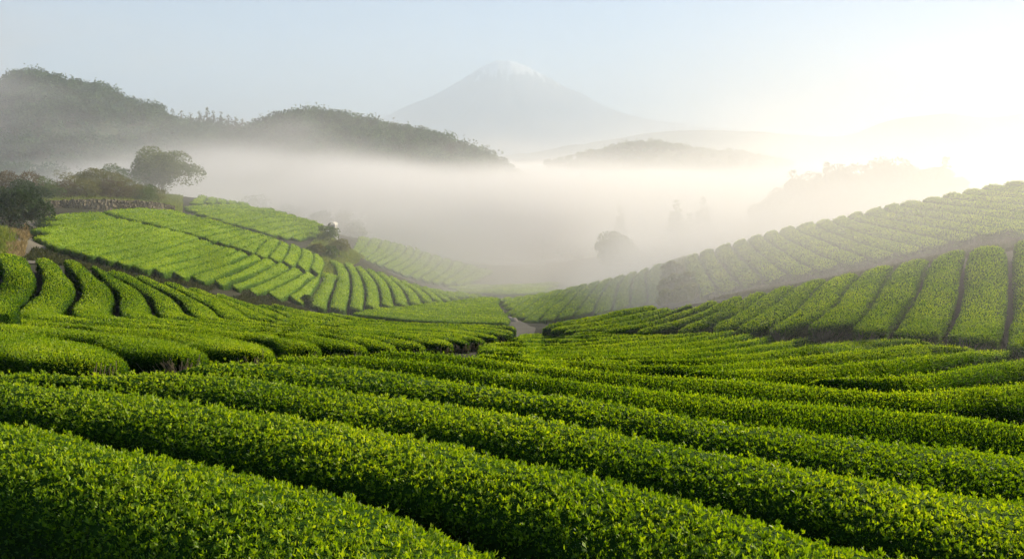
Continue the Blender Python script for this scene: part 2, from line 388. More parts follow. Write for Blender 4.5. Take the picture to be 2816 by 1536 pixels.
field('N', N, [(-260,985,14.5),(0,964,15.5),(84,1006,14.2),(-260,905,20),(0,909,20.5),(366,981,17),(-35,688,40),(-10,755,36.5),(-98,853,30.5),(0,885,26),(330,916,21.5),(589,966,19.5),(75,703,41),(100,767,37.5),(28,855,31.5),(175,888,27),(497,911,24),(764,962,22),
   (215,713,42.5),(207,775,38.5),(180,847,33.5),(349,886,28.5),(906,955,24.5),(307,790,38.5),(309,843,35),(500,890,29.5),(788,912,27),(1014,955,27),(345,746,44),(398,807,39.5),(424,860,35),(1106,953,29.2),(800,902,30),(490,779,46),(525,812,42),(600,862,37),(1184,945,31.5),(800,894,33.5),(1072,917,33),(1250,940,33.7),
   (620,811,48),(700,879,38),(955,903,35),(1292,936,36),(767,836,51),(752,876,42),(1100,901,39.5),(1333,928,39),(1365,922,41.5),(850,855,50),(900,884,43.5),(1394,917,44),(950,865,51.5),(1413,909,47),(1100,886,49),(1422,900,50),(1294,890,50)],
   gap=0.46, h=0.95, step=0.25, label='{o} curving tea hedge counting from lower left corner up the near left mound', group='curving tea hedges of the near left mound')

# ---------------------------------------------------------------- surfaces
def field_surface(fd):
    c = np.array(fd['ctrl'], float)
    fw = tps_fit(c[:, :2], 1.0/c[:, 2], lam=1e-3, scale=300.0)
    def f(p):
        p = np.asarray(p, float)
        w = np.clip(fw(p), 1/400.0, 1.0)
        return rays(p)/w[:, None]
    return f
def nearest(P, Qc):
    """horizontal distance from every P to polyline points Qc (dense)"""
    d = np.linalg.norm(P[:, None, :2]-Qc[None, :, :2], axis=2)
    return d.min(1)
HEDGES = []      # dict(field, idx, C(center pts), hw)
GPTS = []        # ground sample points
for fd in FIELDS:
    sf = field_surface(fd)
    lines = fd['lines']
    ends = {'F': (-250, 3000), 'N': (-90, 9999), 'D': (-999, 2990), 'B': (-999, 3040)}.get(fd['name'], (-999, 9999))
    def curve(l, sf=sf, ends=ends):
        c = resample(sf(catmull(l, 200)), 200); st_ = np.linalg.norm(c[1]-c[0])
        if l[0][0] <= ends[0]:
            d = (c[0]-c[8])/8/st_; k = np.arange(int(7/st_), 0, -1)[:, None]; c = np.r_[c[0]+d*k*st_, c]
        if l[-1][0] >= ends[1]:
            d = (c[-1]-c[-9])/8/st_; k = np.arange(1, int(10/st_)+1)[:, None]; c = np.r_[c, c[-1]+d*k*st_]
        return c
    curves = [curve(l) for l in lines]
    prs = []
    if 'first' in fd:
        prs.append((curve(fd['first'][0]), curve(fd['first'][1])))
    for i in range(len(lines)-1):
        if 'pairs' in fd and i in fd['pairs']:
            a, b = fd['pairs'][i]; prs.append((curve(a), curve(b)))
        else:
            prs.append((curves[i], curves[i+1]))
    for k, (A, Bc) in enumerate(prs):
        if fd['name'] in ('B', 'F'):
            # fan-like plots: the longer line is cut square to the end of the shorter one
            nr = lambda P, q: int(np.argmin(np.linalg.norm(P-q, axis=1)))
            i0 = nr(Bc, A[0]); j0 = nr(A, Bc[0])
            if i0 > 3: Bc = Bc[i0:]
            elif j0 > 3: A = A[j0:]
            i0 = nr(Bc, A[-1]); j0 = nr(A, Bc[-1])
            if i0 < len(Bc)-4: Bc = Bc[:i0+1]
            elif j0 < len(A)-4: A = A[:j0+1]
        A2 = resample(A, 240); B2_ = resample(Bc, 240)
        Cc = (A2+B2_)/2
        # relax centre line to the medial axis
        for it in range(3):
            da = np.linalg.norm(Cc[:, None]-A2[None], axis=2).argmin(1); db = np.linalg.norm(Cc[:, None]-B2_[None], axis=2).argmin(1)
            Cc = 0.5*Cc+0.25*(A2[da]+B2_[db])
            Cc[1:-1] = (Cc[:-2]+Cc[1:-1]*2+Cc[2:])/4
        Ln = np.linalg.norm(np.diff(Cc, axis=0), axis=1).sum()
        n = max(6, int(Ln/fd['step']))
        Cc = resample(Cc, n)
        hw = (nearest(Cc, A2)+nearest(Cc, B2_))/2
        hw = np.convolve(np.r_[hw[:1].repeat(2), hw, hw[-1:].repeat(2)], np.ones(5)/5, 'valid')
        sh_ = {'F': 0.35, 'B': 0.35, 'N': 0.12}.get(fd['name'], 0)
        if sh_:       # the traced line is the crest one sees; the furrow lies a little behind it
            bn = B2_[np.linalg.norm(Cc[:, None]-B2_[None], axis=2).argmin(1)]; an_ = A2[np.linalg.norm(Cc[:, None]-A2[None], axis=2).argmin(1)]
            dv_ = bn-an_; dv_ /= np.linalg.norm(dv_, axis=1)[:, None]+1e-9; Cc = Cc+dv_*(hw*sh_)[:, None]
        bn = B2_[np.linalg.norm(Cc[:, None, :2]-B2_[None, :, :2], axis=2).argmin(1)]; an_ = A2[np.linalg.norm(Cc[:, None, :2]-A2[None, :, :2], axis=2).argmin(1)]
        ab = bn-an_; abl = np.linalg.norm(ab[:, :2], axis=1)+1e-6
        Tt = np.gradient(Cc[:, :2], axis=0); Tt /= np.linalg.norm(Tt, axis=1)[:, None]+1e-9; Sdd = np.stack([Tt[:, 1], -Tt[:, 0]], 1)
        proj = (ab[:, :2]*Sdd).sum(1); al_ = (ab[:, :2]*Tt).sum(1); gl = np.gradient(Cc[:, 2])/(np.linalg.norm(np.gradient(Cc[:, :2], axis=0), axis=1)+1e-9)
        tilt = np.where(np.abs(proj) > 0.25, (ab[:, 2]-al_*gl)/np.where(np.abs(proj) > 0.25, proj, 1), 0); tilt = np.clip(tilt, -0.7, 0.7)
        kk = np.ones(9)/9; tilt = np.convolve(np.r_[tilt[:1].repeat(4), tilt, tilt[-1:].repeat(4)], kk, 'valid')
        heff = fd['h']*min(1.0, max(0.6, 2*np.median(hw)/1.6))
        HEDGES.append(dict(f=fd, idx=k, C=Cc, hw=hw, L=Ln, heff=heff, tilt=tilt))
        s = Cc[::max(1, len(Cc)//9)].copy(); s[:, 2] -= heff-0.03
        GPTS.append(s)
if __import__('os').environ.get('TEA_DEBUG'):
    for fd in FIELDS:
        hs = [h for h in HEDGES if h['f'] is fd]
        print('FIELD', fd['name'], len(hs), 'width(med) ', ' '.join('%.1f' % (2*np.median(h['hw'])) for h in hs))
        print('     len ', ' '.join('%.0f' % h['L'] for h in hs), ' z %.1f..%.1f' % (min(h['C'][:, 2].min() for h in hs), max(h['C'][:, 2].max() for h in hs)))
# ---------------------------------------------------------------- materials
def newmat(name):
    m = bpy.data.materials.new(name); m.use_nodes = True
    nt = m.node_tree; nt.nodes.clear()
    return m, nt.nodes, nt.links
def nd(N_, t, **k):
    n = N_.new(t)
    for a, v in k.items(): setattr(n, a, v)
    return n
def ramp(N_, stops):
    r = N_.new('ShaderNodeValToRGB'); e = r.color_ramp.elements
    e[0].position, e[0].color = stops[0][0], (*stops[0][1], 1); e[1].position, e[1].color = stops[-1][0], (*stops[-1][1], 1)
    for p, c in stops[1:-1]:
        x = e.new(p); x.color = (*c, 1)
    return r
def leaf_material(name, cols, transl=0.45, rough=0.45, age=False, spec=0.35, noise=0.5, nscale=0.35, rnd=0.5, age_shade_w=0.5):
    m, N_, L_ = newmat(name)
    out = nd(N_, 'ShaderNodeOutputMaterial'); geo = nd(N_, 'ShaderNodeNewGeometry')
    r = ramp(N_, cols)
    tc = nd(N_, 'ShaderNodeTexCoord'); no = nd(N_, 'ShaderNodeTexNoise'); no.inputs['Scale'].default_value = nscale; no.inputs['Detail'].default_value = 3
    L_.new(geo.outputs['Position'], no.inputs['Vector'])
    mul = nd(N_, 'ShaderNodeMath', operation='MULTIPLY_ADD'); mul.inputs[1].default_value = noise; L_.new(no.outputs[0], mul.inputs[0])
    sub = nd(N_, 'ShaderNodeMath', operation='MULTIPLY_ADD'); sub.inputs[1].default_value = rnd; sub.inputs[2].default_value = 0.5-rnd/2-noise*0.5
    L_.new(geo.outputs['Random Per Island'], sub.inputs[0]); L_.new(sub.outputs[0], mul.inputs[2])
    src = mul.outputs[0]
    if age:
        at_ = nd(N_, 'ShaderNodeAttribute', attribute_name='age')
        a2 = nd(N_, 'ShaderNodeMath', operation='MULTIPLY_ADD'); a2.inputs[1].default_value = age_shade_w
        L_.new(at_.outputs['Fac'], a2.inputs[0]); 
        a3 = nd(N_, 'ShaderNodeMath', operation='SUBTRACT'); a3.inputs[1].default_value = age_shade_w*0.55; L_.new(src, a3.inputs[0])
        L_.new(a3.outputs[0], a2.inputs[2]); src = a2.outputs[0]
    L_.new(src, r.inputs[0])
    pb = nd(N_, 'ShaderNodeBsdfPrincipled'); pb.inputs['Roughness'].default_value = rough
    pb.inputs['Specular IOR Level'].default_value = spec
    L_.new(r.outputs[0], pb.inputs['Base Color'])
    tr = nd(N_, 'ShaderNodeBsdfTranslucent'); hs = nd(N_, 'ShaderNodeHueSaturation')
    hs.inputs['Hue'].default_value = 0.492; hs.inputs['Saturation'].default_value = 1.1; hs.inputs['Value'].default_value = 1.35
    L_.new(r.outputs[0], hs.inputs['Color']); L_.new(hs.outputs[0], tr.inputs[0])
    mx = nd(N_, 'ShaderNodeMixShader'); mx.inputs[0].default_value = transl
    L_.new(pb.outputs[0], mx.inputs[1]); L_.new(tr.outputs[0], mx.inputs[2]); L_.new(mx.outputs[0], out.inputs[0])
    return m
M_LEAF = leaf_material('tea_leaf', [(0.0, (0.016, 0.052, 0.005)), (0.4, (0.060, 0.135, 0.009)), (0.72, (0.185, 0.300, 0.018)), (1.0, (0.38, 0.47, 0.045))], age=True, rnd=0.45, noise=0.65, age_shade_w=0.55, transl=0.45, rough=0.5, spec=0.25)
def body_material(name, cols, scale, bump):
    m, N_, L_ = newmat(name)
    out = nd(N_, 'ShaderNodeOutputMaterial'); geo = nd(N_, 'ShaderNodeNewGeometry')
    no = nd(N_, 'ShaderNodeTexNoise'); no.inputs['Scale'].default_value = scale; no.inputs['Detail'].default_value = 4; no.inputs['Roughness'].default_value = 0.7
    n2 = nd(N_, 'ShaderNodeTexNoise'); n2.inputs['Scale'].default_value = 0.22; n2.inputs['Detail'].default_value = 3
    L_.new(geo.outputs['Position'], no.inputs['Vector']); L_.new(geo.outputs['Position'], n2.inputs['Vector'])
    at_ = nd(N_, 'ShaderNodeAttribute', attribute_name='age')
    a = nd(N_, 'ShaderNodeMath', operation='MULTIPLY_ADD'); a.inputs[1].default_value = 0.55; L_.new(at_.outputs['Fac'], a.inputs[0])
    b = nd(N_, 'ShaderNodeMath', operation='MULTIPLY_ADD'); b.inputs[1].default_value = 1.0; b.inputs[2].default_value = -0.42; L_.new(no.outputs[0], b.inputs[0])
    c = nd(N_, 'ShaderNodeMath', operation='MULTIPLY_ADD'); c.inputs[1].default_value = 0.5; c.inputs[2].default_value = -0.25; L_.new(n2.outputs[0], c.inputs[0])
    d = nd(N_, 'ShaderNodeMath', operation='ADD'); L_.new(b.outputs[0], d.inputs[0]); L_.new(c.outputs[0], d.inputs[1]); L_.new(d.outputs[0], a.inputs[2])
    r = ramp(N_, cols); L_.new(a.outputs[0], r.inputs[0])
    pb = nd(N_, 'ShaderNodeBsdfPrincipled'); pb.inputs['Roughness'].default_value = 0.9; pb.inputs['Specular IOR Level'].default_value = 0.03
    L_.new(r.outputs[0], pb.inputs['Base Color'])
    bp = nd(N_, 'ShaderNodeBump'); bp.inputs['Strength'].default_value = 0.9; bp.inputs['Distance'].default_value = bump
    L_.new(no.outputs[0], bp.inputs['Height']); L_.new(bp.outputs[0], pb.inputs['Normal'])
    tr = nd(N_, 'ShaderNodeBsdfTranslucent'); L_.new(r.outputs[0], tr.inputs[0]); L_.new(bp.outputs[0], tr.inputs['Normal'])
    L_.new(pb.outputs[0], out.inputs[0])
    return m
TEA = [(0.0, (0.012, 0.038, 0.005)), (0.35, (0.055, 0.115, 0.012)), (0.65, (0.15, 0.235, 0.02)), (1.0, (0.29, 0.36, 0.045))]
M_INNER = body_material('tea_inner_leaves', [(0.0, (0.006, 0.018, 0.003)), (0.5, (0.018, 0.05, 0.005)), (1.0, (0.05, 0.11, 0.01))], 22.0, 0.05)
M_FAR = body_material('tea_canopy', TEA, 5.0, 0.10)
def simple_material(name, cols, scale=4.0, bump=0.05, rough=0.9, detail=6, scale2=0.3):
    m, N_, L_ = newmat(name)
    out = nd(N_, 'ShaderNodeOutputMaterial'); geo = nd(N_, 'ShaderNodeNewGeometry')
    no = nd(N_, 'ShaderNodeTexNoise'); no.inputs['Scale'].default_value = scale; no.inputs['Detail'].default_value = detail; no.inputs['Roughness'].default_value = 0.65
    n2 = nd(N_, 'ShaderNodeTexNoise'); n2.inputs['Scale'].default_value = scale2; n2.inputs['Detail'].default_value = 4
    L_.new(geo.outputs['Position'], no.inputs['Vector']); L_.new(geo.outputs['Position'], n2.inputs['Vector'])
    a = nd(N_, 'ShaderNodeMath', operation='ADD'); L_.new(no.outputs[0], a.inputs[0]); L_.new(n2.outputs[0], a.inputs[1])
    b = nd(N_, 'ShaderNodeMath', operation='MULTIPLY_ADD'); b.inputs[1].default_value = 1.1; b.inputs[2].default_value = -0.6; L_.new(a.outputs[0], b.inputs[0])
    r = ramp(N_, cols); L_.new(b.outputs[0], r.inputs[0])
    pb = nd(N_, 'ShaderNodeBsdfPrincipled'); pb.inputs['Roughness'].default_value = rough; pb.inputs['Specular IOR Level'].default_value = 0.2
    L_.new(r.outputs[0], pb.inputs['Base Color'])
    bp = nd(N_, 'ShaderNodeBump'); bp.inputs['Strength'].default_value = 0.8; bp.inputs['Distance'].default_value = bump
    L_.new(no.outputs[0], bp.inputs['Height']); L_.new(bp.outputs[0], pb.inputs['Normal'])
    L_.new(pb.outputs[0], out.inputs[0])
    return m
M_SOIL = simple_material('soil', [(0.0, (0.012, 0.010, 0.006)), (0.45, (0.022, 0.021, 0.011)), (0.75, (0.028, 0.034, 0.012)), (1.0, (0.055, 0.07, 0.02))], 3.0, 0.12)
M_STEM = simple_material('tea_stem', [(0.0, (0.10, 0.085, 0.05)), (1.0, (0.30, 0.26, 0.17))], 20, 0.01)

# ---------------------------------------------------------------- hedges
PROF = np.array([(-0.80, -1.0), (-0.90, -0.75), (-0.97, -0.52), (-1.0, -0.34), (-0.96, -0.20), (-0.86, -0.115), (-0.70, -0.06), (-0.48, -0.025), (-0.24, -0.005), (0, 0.0),
                 (0.24, -0.005), (0.48, -0.025), (0.70, -0.06), (0.86, -0.115), (0.96, -0.20), (1.0, -0.34), (0.97, -0.52), (0.90, -0.75), (0.80, -1.0)])
DOME = PROF.copy(); DOME[:, 1] = np.interp(np.abs(PROF[:, 0])+np.where(PROF[:, 1] < -0.3, (-PROF[:, 1]-0.3)*3, 0), [0, .24, .48, .70, .86, .96, 1.0+.12, 1.6, 2.2, 2.9], [0, -.02, -.07, -.15, -.25, -.36, -.50, -.66, -.84, -1.06])
DOMEB = DOME.copy(); DOMEB[:, 1] = np.interp(np.abs(PROF[:, 0])+np.where(PROF[:, 1] < -0.3, (-PROF[:, 1]-0.3)*3, 0), [0, .24, .48, .70, .86, .96, 1.12, 1.6, 2.2, 2.9], [0, -.07, -.18, -.30, -.42, -.52, -.62, -.72, -.86, -1.06])
FARP = DOME.copy(); FARP[:, 1] = np.where(FARP[:, 1] > -0.6, FARP[:, 1]*0.6, FARP[:, 1]); FARP[:, 0] = np.where(PROF[:, 1] < -0.3, np.sign(PROF[:, 0])*1.0, PROF[:, 0])
def make_hedge(hd, label, group, catname='tea hedge'):
    fd = hd['f']; PROF = DOMEB if fd['name'] == 'B' or (fd['name'] == 'F' and hd['idx'] >= 4) else DOME if fd['name'] == 'F' else FARP; C0 = hd['C']; hw = hd['hw'].copy(); hgt = fd['h']; gap = fd['gap']
    wmed = 2*np.median(hw)
    hgt = hd['heff']
    gap = gap*min(1.0, wmed/1.6)
    hw = np.maximum(hw-gap/2, 0.10)
    n = len(C0)
    T = np.gradient(C0[:, :2], axis=0); T /= np.linalg.norm(T, axis=1)[:, None]+1e-9
    Sd = np.stack([T[:, 1], -T[:, 0]], 1)
    # rounded ends
    s = np.r_[0, np.cumsum(np.linalg.norm(np.diff(C0, axis=0), axis=1))]; Ltot = s[-1]
    R = min(0.7, Ltot*0.3, float(np.median(hw))*1.0)
    e = np.minimum(s, Ltot-s)/R
    # insert extra rings near the ends
    cap = np.array([0.0, 0.05, 0.15, 0.3, 0.5, 0.75])*R
    ss = np.unique(np.r_[cap, s[(s > R) & (s < Ltot-R)], Ltot-cap]); 
    I = lambda a: np.stack([np.interp(ss, s, a[:, i]) for i in range(a.shape[1])], 1)
    Cc = I(C0); Sd = I(Sd); Sd /= np.linalg.norm(Sd, axis=1)[:, None]+1e-9
    hw = np.interp(ss, s, hw); e = np.clip(np.minimum(ss, Ltot-ss)/R, 0, 1)
    capw = np.sqrt(np.clip(1-(1-e)**2, 0.0, 1)); capw = np.maximum(capw, 0.03)
    n = len(ss); m = len(PROF)
    # dome height follows width
    wf = np.clip(hw/0.75, 0.35, 1.0)
    off = PROF[None, :, 0]*(hw*capw)[:, None]
    dz = PROF[None, :, 1]*np.where(PROF[None, :, 1] > -0.45, wf[:, None], 1.0)*hgt
    dz = dz-(1-capw)[:, None]*0.16*hgt*(PROF[None, :, 1] > -0.5)
    V = np.zeros((n, m, 3)); V[:, :, :2] = Cc[:, None, :2]+Sd[:, None, :]*off[:, :, None]
    V[:, :, 2] = Cc[:, None, 2]+dz+off*np.interp(ss, s, hd['tilt'])[:, None]
    V = V.reshape(-1, 3)
    Yc = np.median(C0[:, 1]); near = Yc < 30
    # lumpy clipped surface
    amp = 0.035
    nz = vnoise(V, 0.55, 1)*amp+vnoise(V, 1.9, 2)*amp*1.5+vnoise(V, 5.0, 4)*amp*1.2+vnoise(V, 0.22, 3)*amp*0.5
    out = np.tile(np.r_[np.stack([PROF[:, 0], np.zeros(m), np.clip(PROF[:, 1]+0.6, 0, 1)], 1)][None], (n, 1, 1)).reshape(-1, 3)
    dirs = np.zeros_like(V); dirs[:, :2] = np.repeat(Sd, m, axis=0)*out[:, :1]; dirs[:, 2] = out[:, 2]
    V = V+dirs*nz[:, None]
    idx = np.arange(n*m).reshape(n, m)
    F = np.stack([idx[:-1, :-1], idx[:-1, 1:], idx[1:, 1:], idx[1:, :-1]], 2).reshape(-1, 4)
    age = np.tile(np.clip((PROF[:, 1]+0.55)/0.48, 0, 1)**(1.7 if fd['name'] == 'B' else 1.2), n)*0.9+0.05  # young crest to old sides, steepened to put furrow shade into the leaf colour
    Vs, Fs, fm, ag = [V], [F], [0], [age]
    # end caps
    for r_, rev in ((0, 0), (n-1, 1)):
        ring = idx[r_] if not rev else idx[r_][::-1]
        Fs.append(ring[None, :]); fm.append(0)
    # ---- leaves
    a, b, c, d = V[F[:, 0]], V[F[:, 1]], V[F[:, 2]], V[F[:, 3]]
    nrm = np.cross(c-a, d-b); area = np.linalg.norm(nrm, axis=1)*0.5; nrm /= (area*2)[:, None]+1e-12
    ctr = (a+b+c+d)/4
    if nrm[:, 2].sum() < 0: nrm = -nrm; F[:] = F[:, ::-1]; Fs[0] = F
    dist = np.linalg.norm(ctr, axis=1)
    view = -ctr/dist[:, None]; facing = (nrm*view).sum(1)
    lf = np.maximum(0.054 if dist.min() < 13 else 0.05, 0.0021*dist)          # leaf length grows so that it stays near 1.7 px
    dens = np.where(facing > -0.3, 1.0, 0.25)*LEAFK*np.where(dist<13,1.0,np.where(dist<30,0.75,0.5))/(lf*lf)
    # grazing surfaces need fewer leaves
    dens *= np.clip(np.abs(facing)*2.2, 0.4, 1)
    cen = np.abs(np.arctan2(ctr[:, 0], ctr[:, 1])) > math.radians(37)
    dens[cen] *= 0.35
    if dist.min() > 62: dens *= 0.5
    if fd['name'] in 'NFC':      # woody, half bare lower sides
        lowside = ((age[F[:, 0]]+age[F[:, 2]])/2 < 0.06)
        dens[lowside] *= 0.45
    cnt = RNG.poisson(area*dens)
    if cnt.sum() > 0:
        shoots = dist.min() < 13
        if shoots: cnt = (cnt/4.0+RNG.random(len(cnt))).astype(int)
        fi = np.repeat(np.arange(len(F)), cnt); k = len(fi)
        u, v = RNG.random(k)[:, None], RNG.random(k)[:, None]
        p = (a[fi]*(1-u)+b[fi]*u)*(1-v)+(d[fi]*(1-u)+c[fi]*u)*v
        nn = nrm[fi]; lN = lf[fi]*RNG.uniform(0.7, 1.25, k)
        age_shade_l = age[F[fi, 0]]*0.5+age[F[fi, 1]]*0.5
        jit = RNG.normal(size=(k, 3))
        up = np.array([0, 0, 1.0])
        ax = nn*0.6+up*(0.7*age_shade_l+0.25)[:, None]+jit*0.42
        ax /= np.linalg.norm(ax, axis=1)[:, None]
        p = p-nn*(lN*RNG.uniform(0.0, 0.6, k))[:, None]+nn*(RNG.random(k)**6*0.10*age_shade_l*(0.05/lN))[:, None]
        if shoots:      # four to five leaves open out of every young shoot
            rep = lambda a: np.repeat(a, 4, axis=0)
            t1 = np.cross(ax, RNG.normal(size=(k, 3))); t1 /= np.linalg.norm(t1, axis=1)[:, None]; t2 = np.cross(ax, t1)
            th = np.tile(np.arange(4)*2.4, k)+RNG.normal(size=4*k)*0.35; op = np.tile([0.15, 0.40, 0.6, 0.85], k)*RNG.uniform(0.7, 1.3, 4*k)
            p, ax, t1, t2, lN, age_shade_l = map(rep, (p, ax, t1, t2, lN, age_shade_l)); k *= 4
            p = p-ax*(lN*np.tile([0.0, 0.15, 0.35, 0.6], k//4))[:, None]
            ax = ax+(t1*np.cos(th)[:, None]+t2*np.sin(th)[:, None])*op[:, None]; ax /= np.linalg.norm(ax, axis=1)[:, None]
            lN = lN*np.tile([0.75, 1.0, 1.15, 1.2], k//4)
        tmp = RNG.normal(size=(k, 3)); sd_ = np.cross(ax, tmp); sd_ /= np.linalg.norm(sd_, axis=1)[:, None]
        fn = np.cross(sd_, ax)
        wd = lN*RNG.uniform(0.19, 0.27, k)
        La_ = lN[:, None]; Wd = wd[:, None]
        nb = len(V)
        closeup = dist.min() < 13
        if closeup:
            curl = RNG.uniform(0.0, 0.3, k)[:, None]
            q = np.stack([p, p+ax*La_*0.45+sd_*Wd+fn*Wd*0.5, p+ax*La_*0.5, p+ax*La_*0.45-sd_*Wd+fn*Wd*0.5, p+ax*La_-fn*La_*curl], 1)
            LV = q.reshape(-1, 3); i0 = nb+np.arange(k)*5
            LF = np.concatenate([np.stack([i0, i0+1, i0+2], 1), np.stack([i0+1, i0+4, i0+2], 1), np.stack([i0, i0+2, i0+3], 1), np.stack([i0+2, i0+4, i0+3], 1)])
            la = np.repeat(age_shade_l, 5)
        else:
            q = np.stack([p, p+ax*La_*0.5+sd_*Wd+fn*Wd*0.3, p+ax*La_, p+ax*La_*0.5-sd_*Wd+fn*Wd*0.3], 1)
            LV = q.reshape(-1, 3); i0 = nb+np.arange(k)*4
            LF = np.stack([i0, i0+1, i0+2, i0+3], 1); la = np.repeat(age_shade_l, 4)
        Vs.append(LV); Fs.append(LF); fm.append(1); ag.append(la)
        hd['nl'] = k
    base = Cc.mean(0); base[2] -= hgt
    VV = np.concatenate(Vs)-base
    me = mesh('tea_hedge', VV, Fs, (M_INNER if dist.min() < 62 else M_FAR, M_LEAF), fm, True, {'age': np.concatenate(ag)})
    o = link('tea_hedge', me); o.location = base
    tag(o, label, catname, group)
    hd['obj'] = o; hd['base'] = base
    if (fd['name'] == 'N' and hd['idx'] <= 9) or (fd['name'] == 'C' and hd['idx'] >= 8):
        # bare twigs and stems showing at the clipped ends and along the foot of the hedge
        k = 170; TV, TF, nb = [], [], 0
        endr = n-1 if fd['name'] == 'N' else 0
        for q in range(k):
            r_ = int(abs(RNG.normal())*n*0.05); r_ = min(r_, n-2); r_ = endr-r_ if endr else r_
            pc = Cc[r_]; a_ = RNG.uniform(-1, 1)*hw[r_]*capw[r_]*1.02; t0 = (ss[min(r_+1, n-1)]-ss[max(r_-1, 0)])*RNG.uniform(-0.5, 0.5)
            p0 = np.array([pc[0]+Sd[r_, 0]*a_*0.8, pc[1]+Sd[r_, 1]*a_*0.8, pc[2]-hgt*RNG.uniform(0.75, 1.0)])
            p1 = p0+np.array([Sd[r_, 0]*np.sign(a_)*0.16, Sd[r_, 1]*np.sign(a_)*0.16-0.10, hgt*RNG.uniform(0.25, 0.6)])+RNG.normal(size=3)*0.07
            pm = (p0+p1)/2+RNG.normal(size=3)*0.03
            T3 = np.array([p0, pm, p1]); w_ = 0.009
            v = np.concatenate([T3+np.array([w_, 0, 0]), T3-np.array([w_*0.5, w_, 0]), T3+np.array([-w_*0.5, w_, 0])])
            f = []
            for (a1, b1) in ((0, 3), (3, 6), (6, 0)):
                for i_ in (0, 1): f.append((a1+i_, b1+i_, b1+i_+1, a1+i_+1))
            TV.append(v); TF.append(np.array(f)+nb); nb += 9
        st_o = link('stems', mesh('stems', np.concatenate(TV)-base, [np.concatenate(TF)], (M_STEM,), None, True), o); st_o['kind'] = 'stuff'
    return o
LEAFK = 8.5
tot = 0
for fd in FIELDS:
    for h in [h for h in HEDGES if h['f'] is fd]:
        make_hedge(h, fd['label'].format(o=ORD[h['idx']]), fd['group'])
        tot += h.get('nl', 0)
print('LEAVES', tot)

# ---------------------------------------------------------------- ground
G = np.concatenate(GPTS)
def sky_line(Y0): pass
# extra anchors (pixel, distance) on bare ground, then absolute points in hidden dips and far floor
EX = [at(*p) for p in [(150,556,97),(300,556,104),(430,560,116),(450,548,128),(100,522,140),(250,528,150),(430,535,165),(0,560,84),(-150,560,80),(-120,640,58),(0,622,60),(60,640,59),(105,668,57),
      (250,742,51),(450,790,56),(650,845,58),(850,872,60),(30,560,90),(-300,700,50),(-300,560,110),(-200,530,150),
      (895,650,118),(930,690,112),(1450,912,55),(1430,890,66),(1870,760,70),(1875,838,50),(2400,928,23.2),(2700,955,20.5),(2740,1130,13.6),(1540,900,56)]]
EX += [np.array(p, float) for p in [(0,-6,-4.3),(-6,-6,-4.3),(6,-6,-4.3),(0,1,-4.3),(-15,0,-4.5),(12,0,-4.2),(-25,-10,-4.5),(25,-10,-4),
      (35,30,-5.5),(40,45,-4.5),(55,60,-3.4),(60,75,-7),(45,85,-12),(30,100,-17),(60,110,-18),(75,95,-12),(90,60,-4),(75,165,-13.5),(55,168,-16),(95,170,-12),(100,110,-12),(35,150,-21),(20,180,-24),(60,220,-24),
      (-40,185,-22),(-20,190,-25),(-60,165,-12),(-75,190,-14),(-50,220,-26),(0,200,-28),(0,250,-32),(-100,200,-20),(-120,150,-12),(-110,110,-7),(-90,80,-4),(-70,50,-5),(-120,60,-4),(-100,20,-3),(110,30,-2),(110,200,-22),(100,260,-30),(-100,260,-10)]]
G = np.concatenate([G, np.array(EX)])
key = {}
for p in G:
    cs = max(0.8, 0.035*np.hypot(p[0], p[1]))
    lev = int(round(math.log(cs)/math.log(1.35))); c_ = 1.35**lev
    key.setdefault((lev, int(p[0]//c_), int(p[1]//c_)), []).append(p)
A_ = np.array([np.mean(v, axis=0) for v in key.values()])
gf = tps_fit(A_[:, :2], A_[:, 2], lam=0.002, scale=60.0)
print('ground anchors', len(A_))
def sstep(a, b, x):
    t = np.clip((x-a)/(b-a), 0, 1); return t*t*(3-2*t)
def ground_z(P):
    P = np.asarray(P, float)
    z = gf(P)
    r = np.hypot(P[:, 0], P[:, 1]-90)
    w = sstep(130, 230, r)
    z = np.clip(z, -34, 8)
    return z*(1-w)+(-36)*w
t = np.linspace(-1, 1, 300)
xs = 22*np.sinh(t*7.6)/1.0
ts = np.linspace(-0.42, 1, 330)
ys = 22*np.sinh(ts*7.6)*1.0+25
X_, Y_ = np.meshgrid(xs, ys)
Pg = np.stack([X_.ravel(), Y_.ravel()], 1)
zg = np.full(len(Pg), -36.0); inn = np.hypot(Pg[:, 0], Pg[:, 1]-90) < 232
zg[inn] = ground_z(Pg[inn])
V3 = np.c_[Pg, zg]; V3[:, 2] += vnoise(V3, 0.9, 5)*0.04*inn
idx = np.arange(len(Pg)).reshape(len(ys), len(xs))
Fg = np.stack([idx[:-1, :-1], idx[:-1, 1:], idx[1:, 1:], idx[1:, :-1]], 2).reshape(-1, 4)
gr = link('ground', mesh('ground', V3, [Fg], (M_SOIL,))); tag(gr, 'dark mossy soil between and around the tea hedges', kind='structure')
# ---------------------------------------------------------------- trees
BARK = simple_material('bark', [(0.0, (0.04, 0.032, 0.024)), (1.0, (0.13, 0.11, 0.085))], 12, 0.02)
def foliage(name, a, b, c, tr=0.3):
    return leaf_material(name, [(0.0, a), (0.5, b), (1.0, c)], transl=tr, rough=0.6, spec=0.2, noise=0.6, nscale=0.5)
LF_DARK = foliage('dark_foliage', (0.012, 0.026, 0.010), (0.028, 0.055, 0.018), (0.06, 0.10, 0.03))
LF_MID = foliage('green_foliage', (0.028, 0.052, 0.014), (0.065, 0.11, 0.026), (0.14, 0.19, 0.05), 0.4)
LF_PALE = foliage('pale_foliage', (0.06, 0.08, 0.035), (0.11, 0.14, 0.06), (0.20, 0.23, 0.10), 0.45)
LF_OLIVE = foliage('olive_foliage', (0.055, 0.062, 0.022), (0.12, 0.128, 0.04), (0.22, 0.21, 0.075), 0.4)
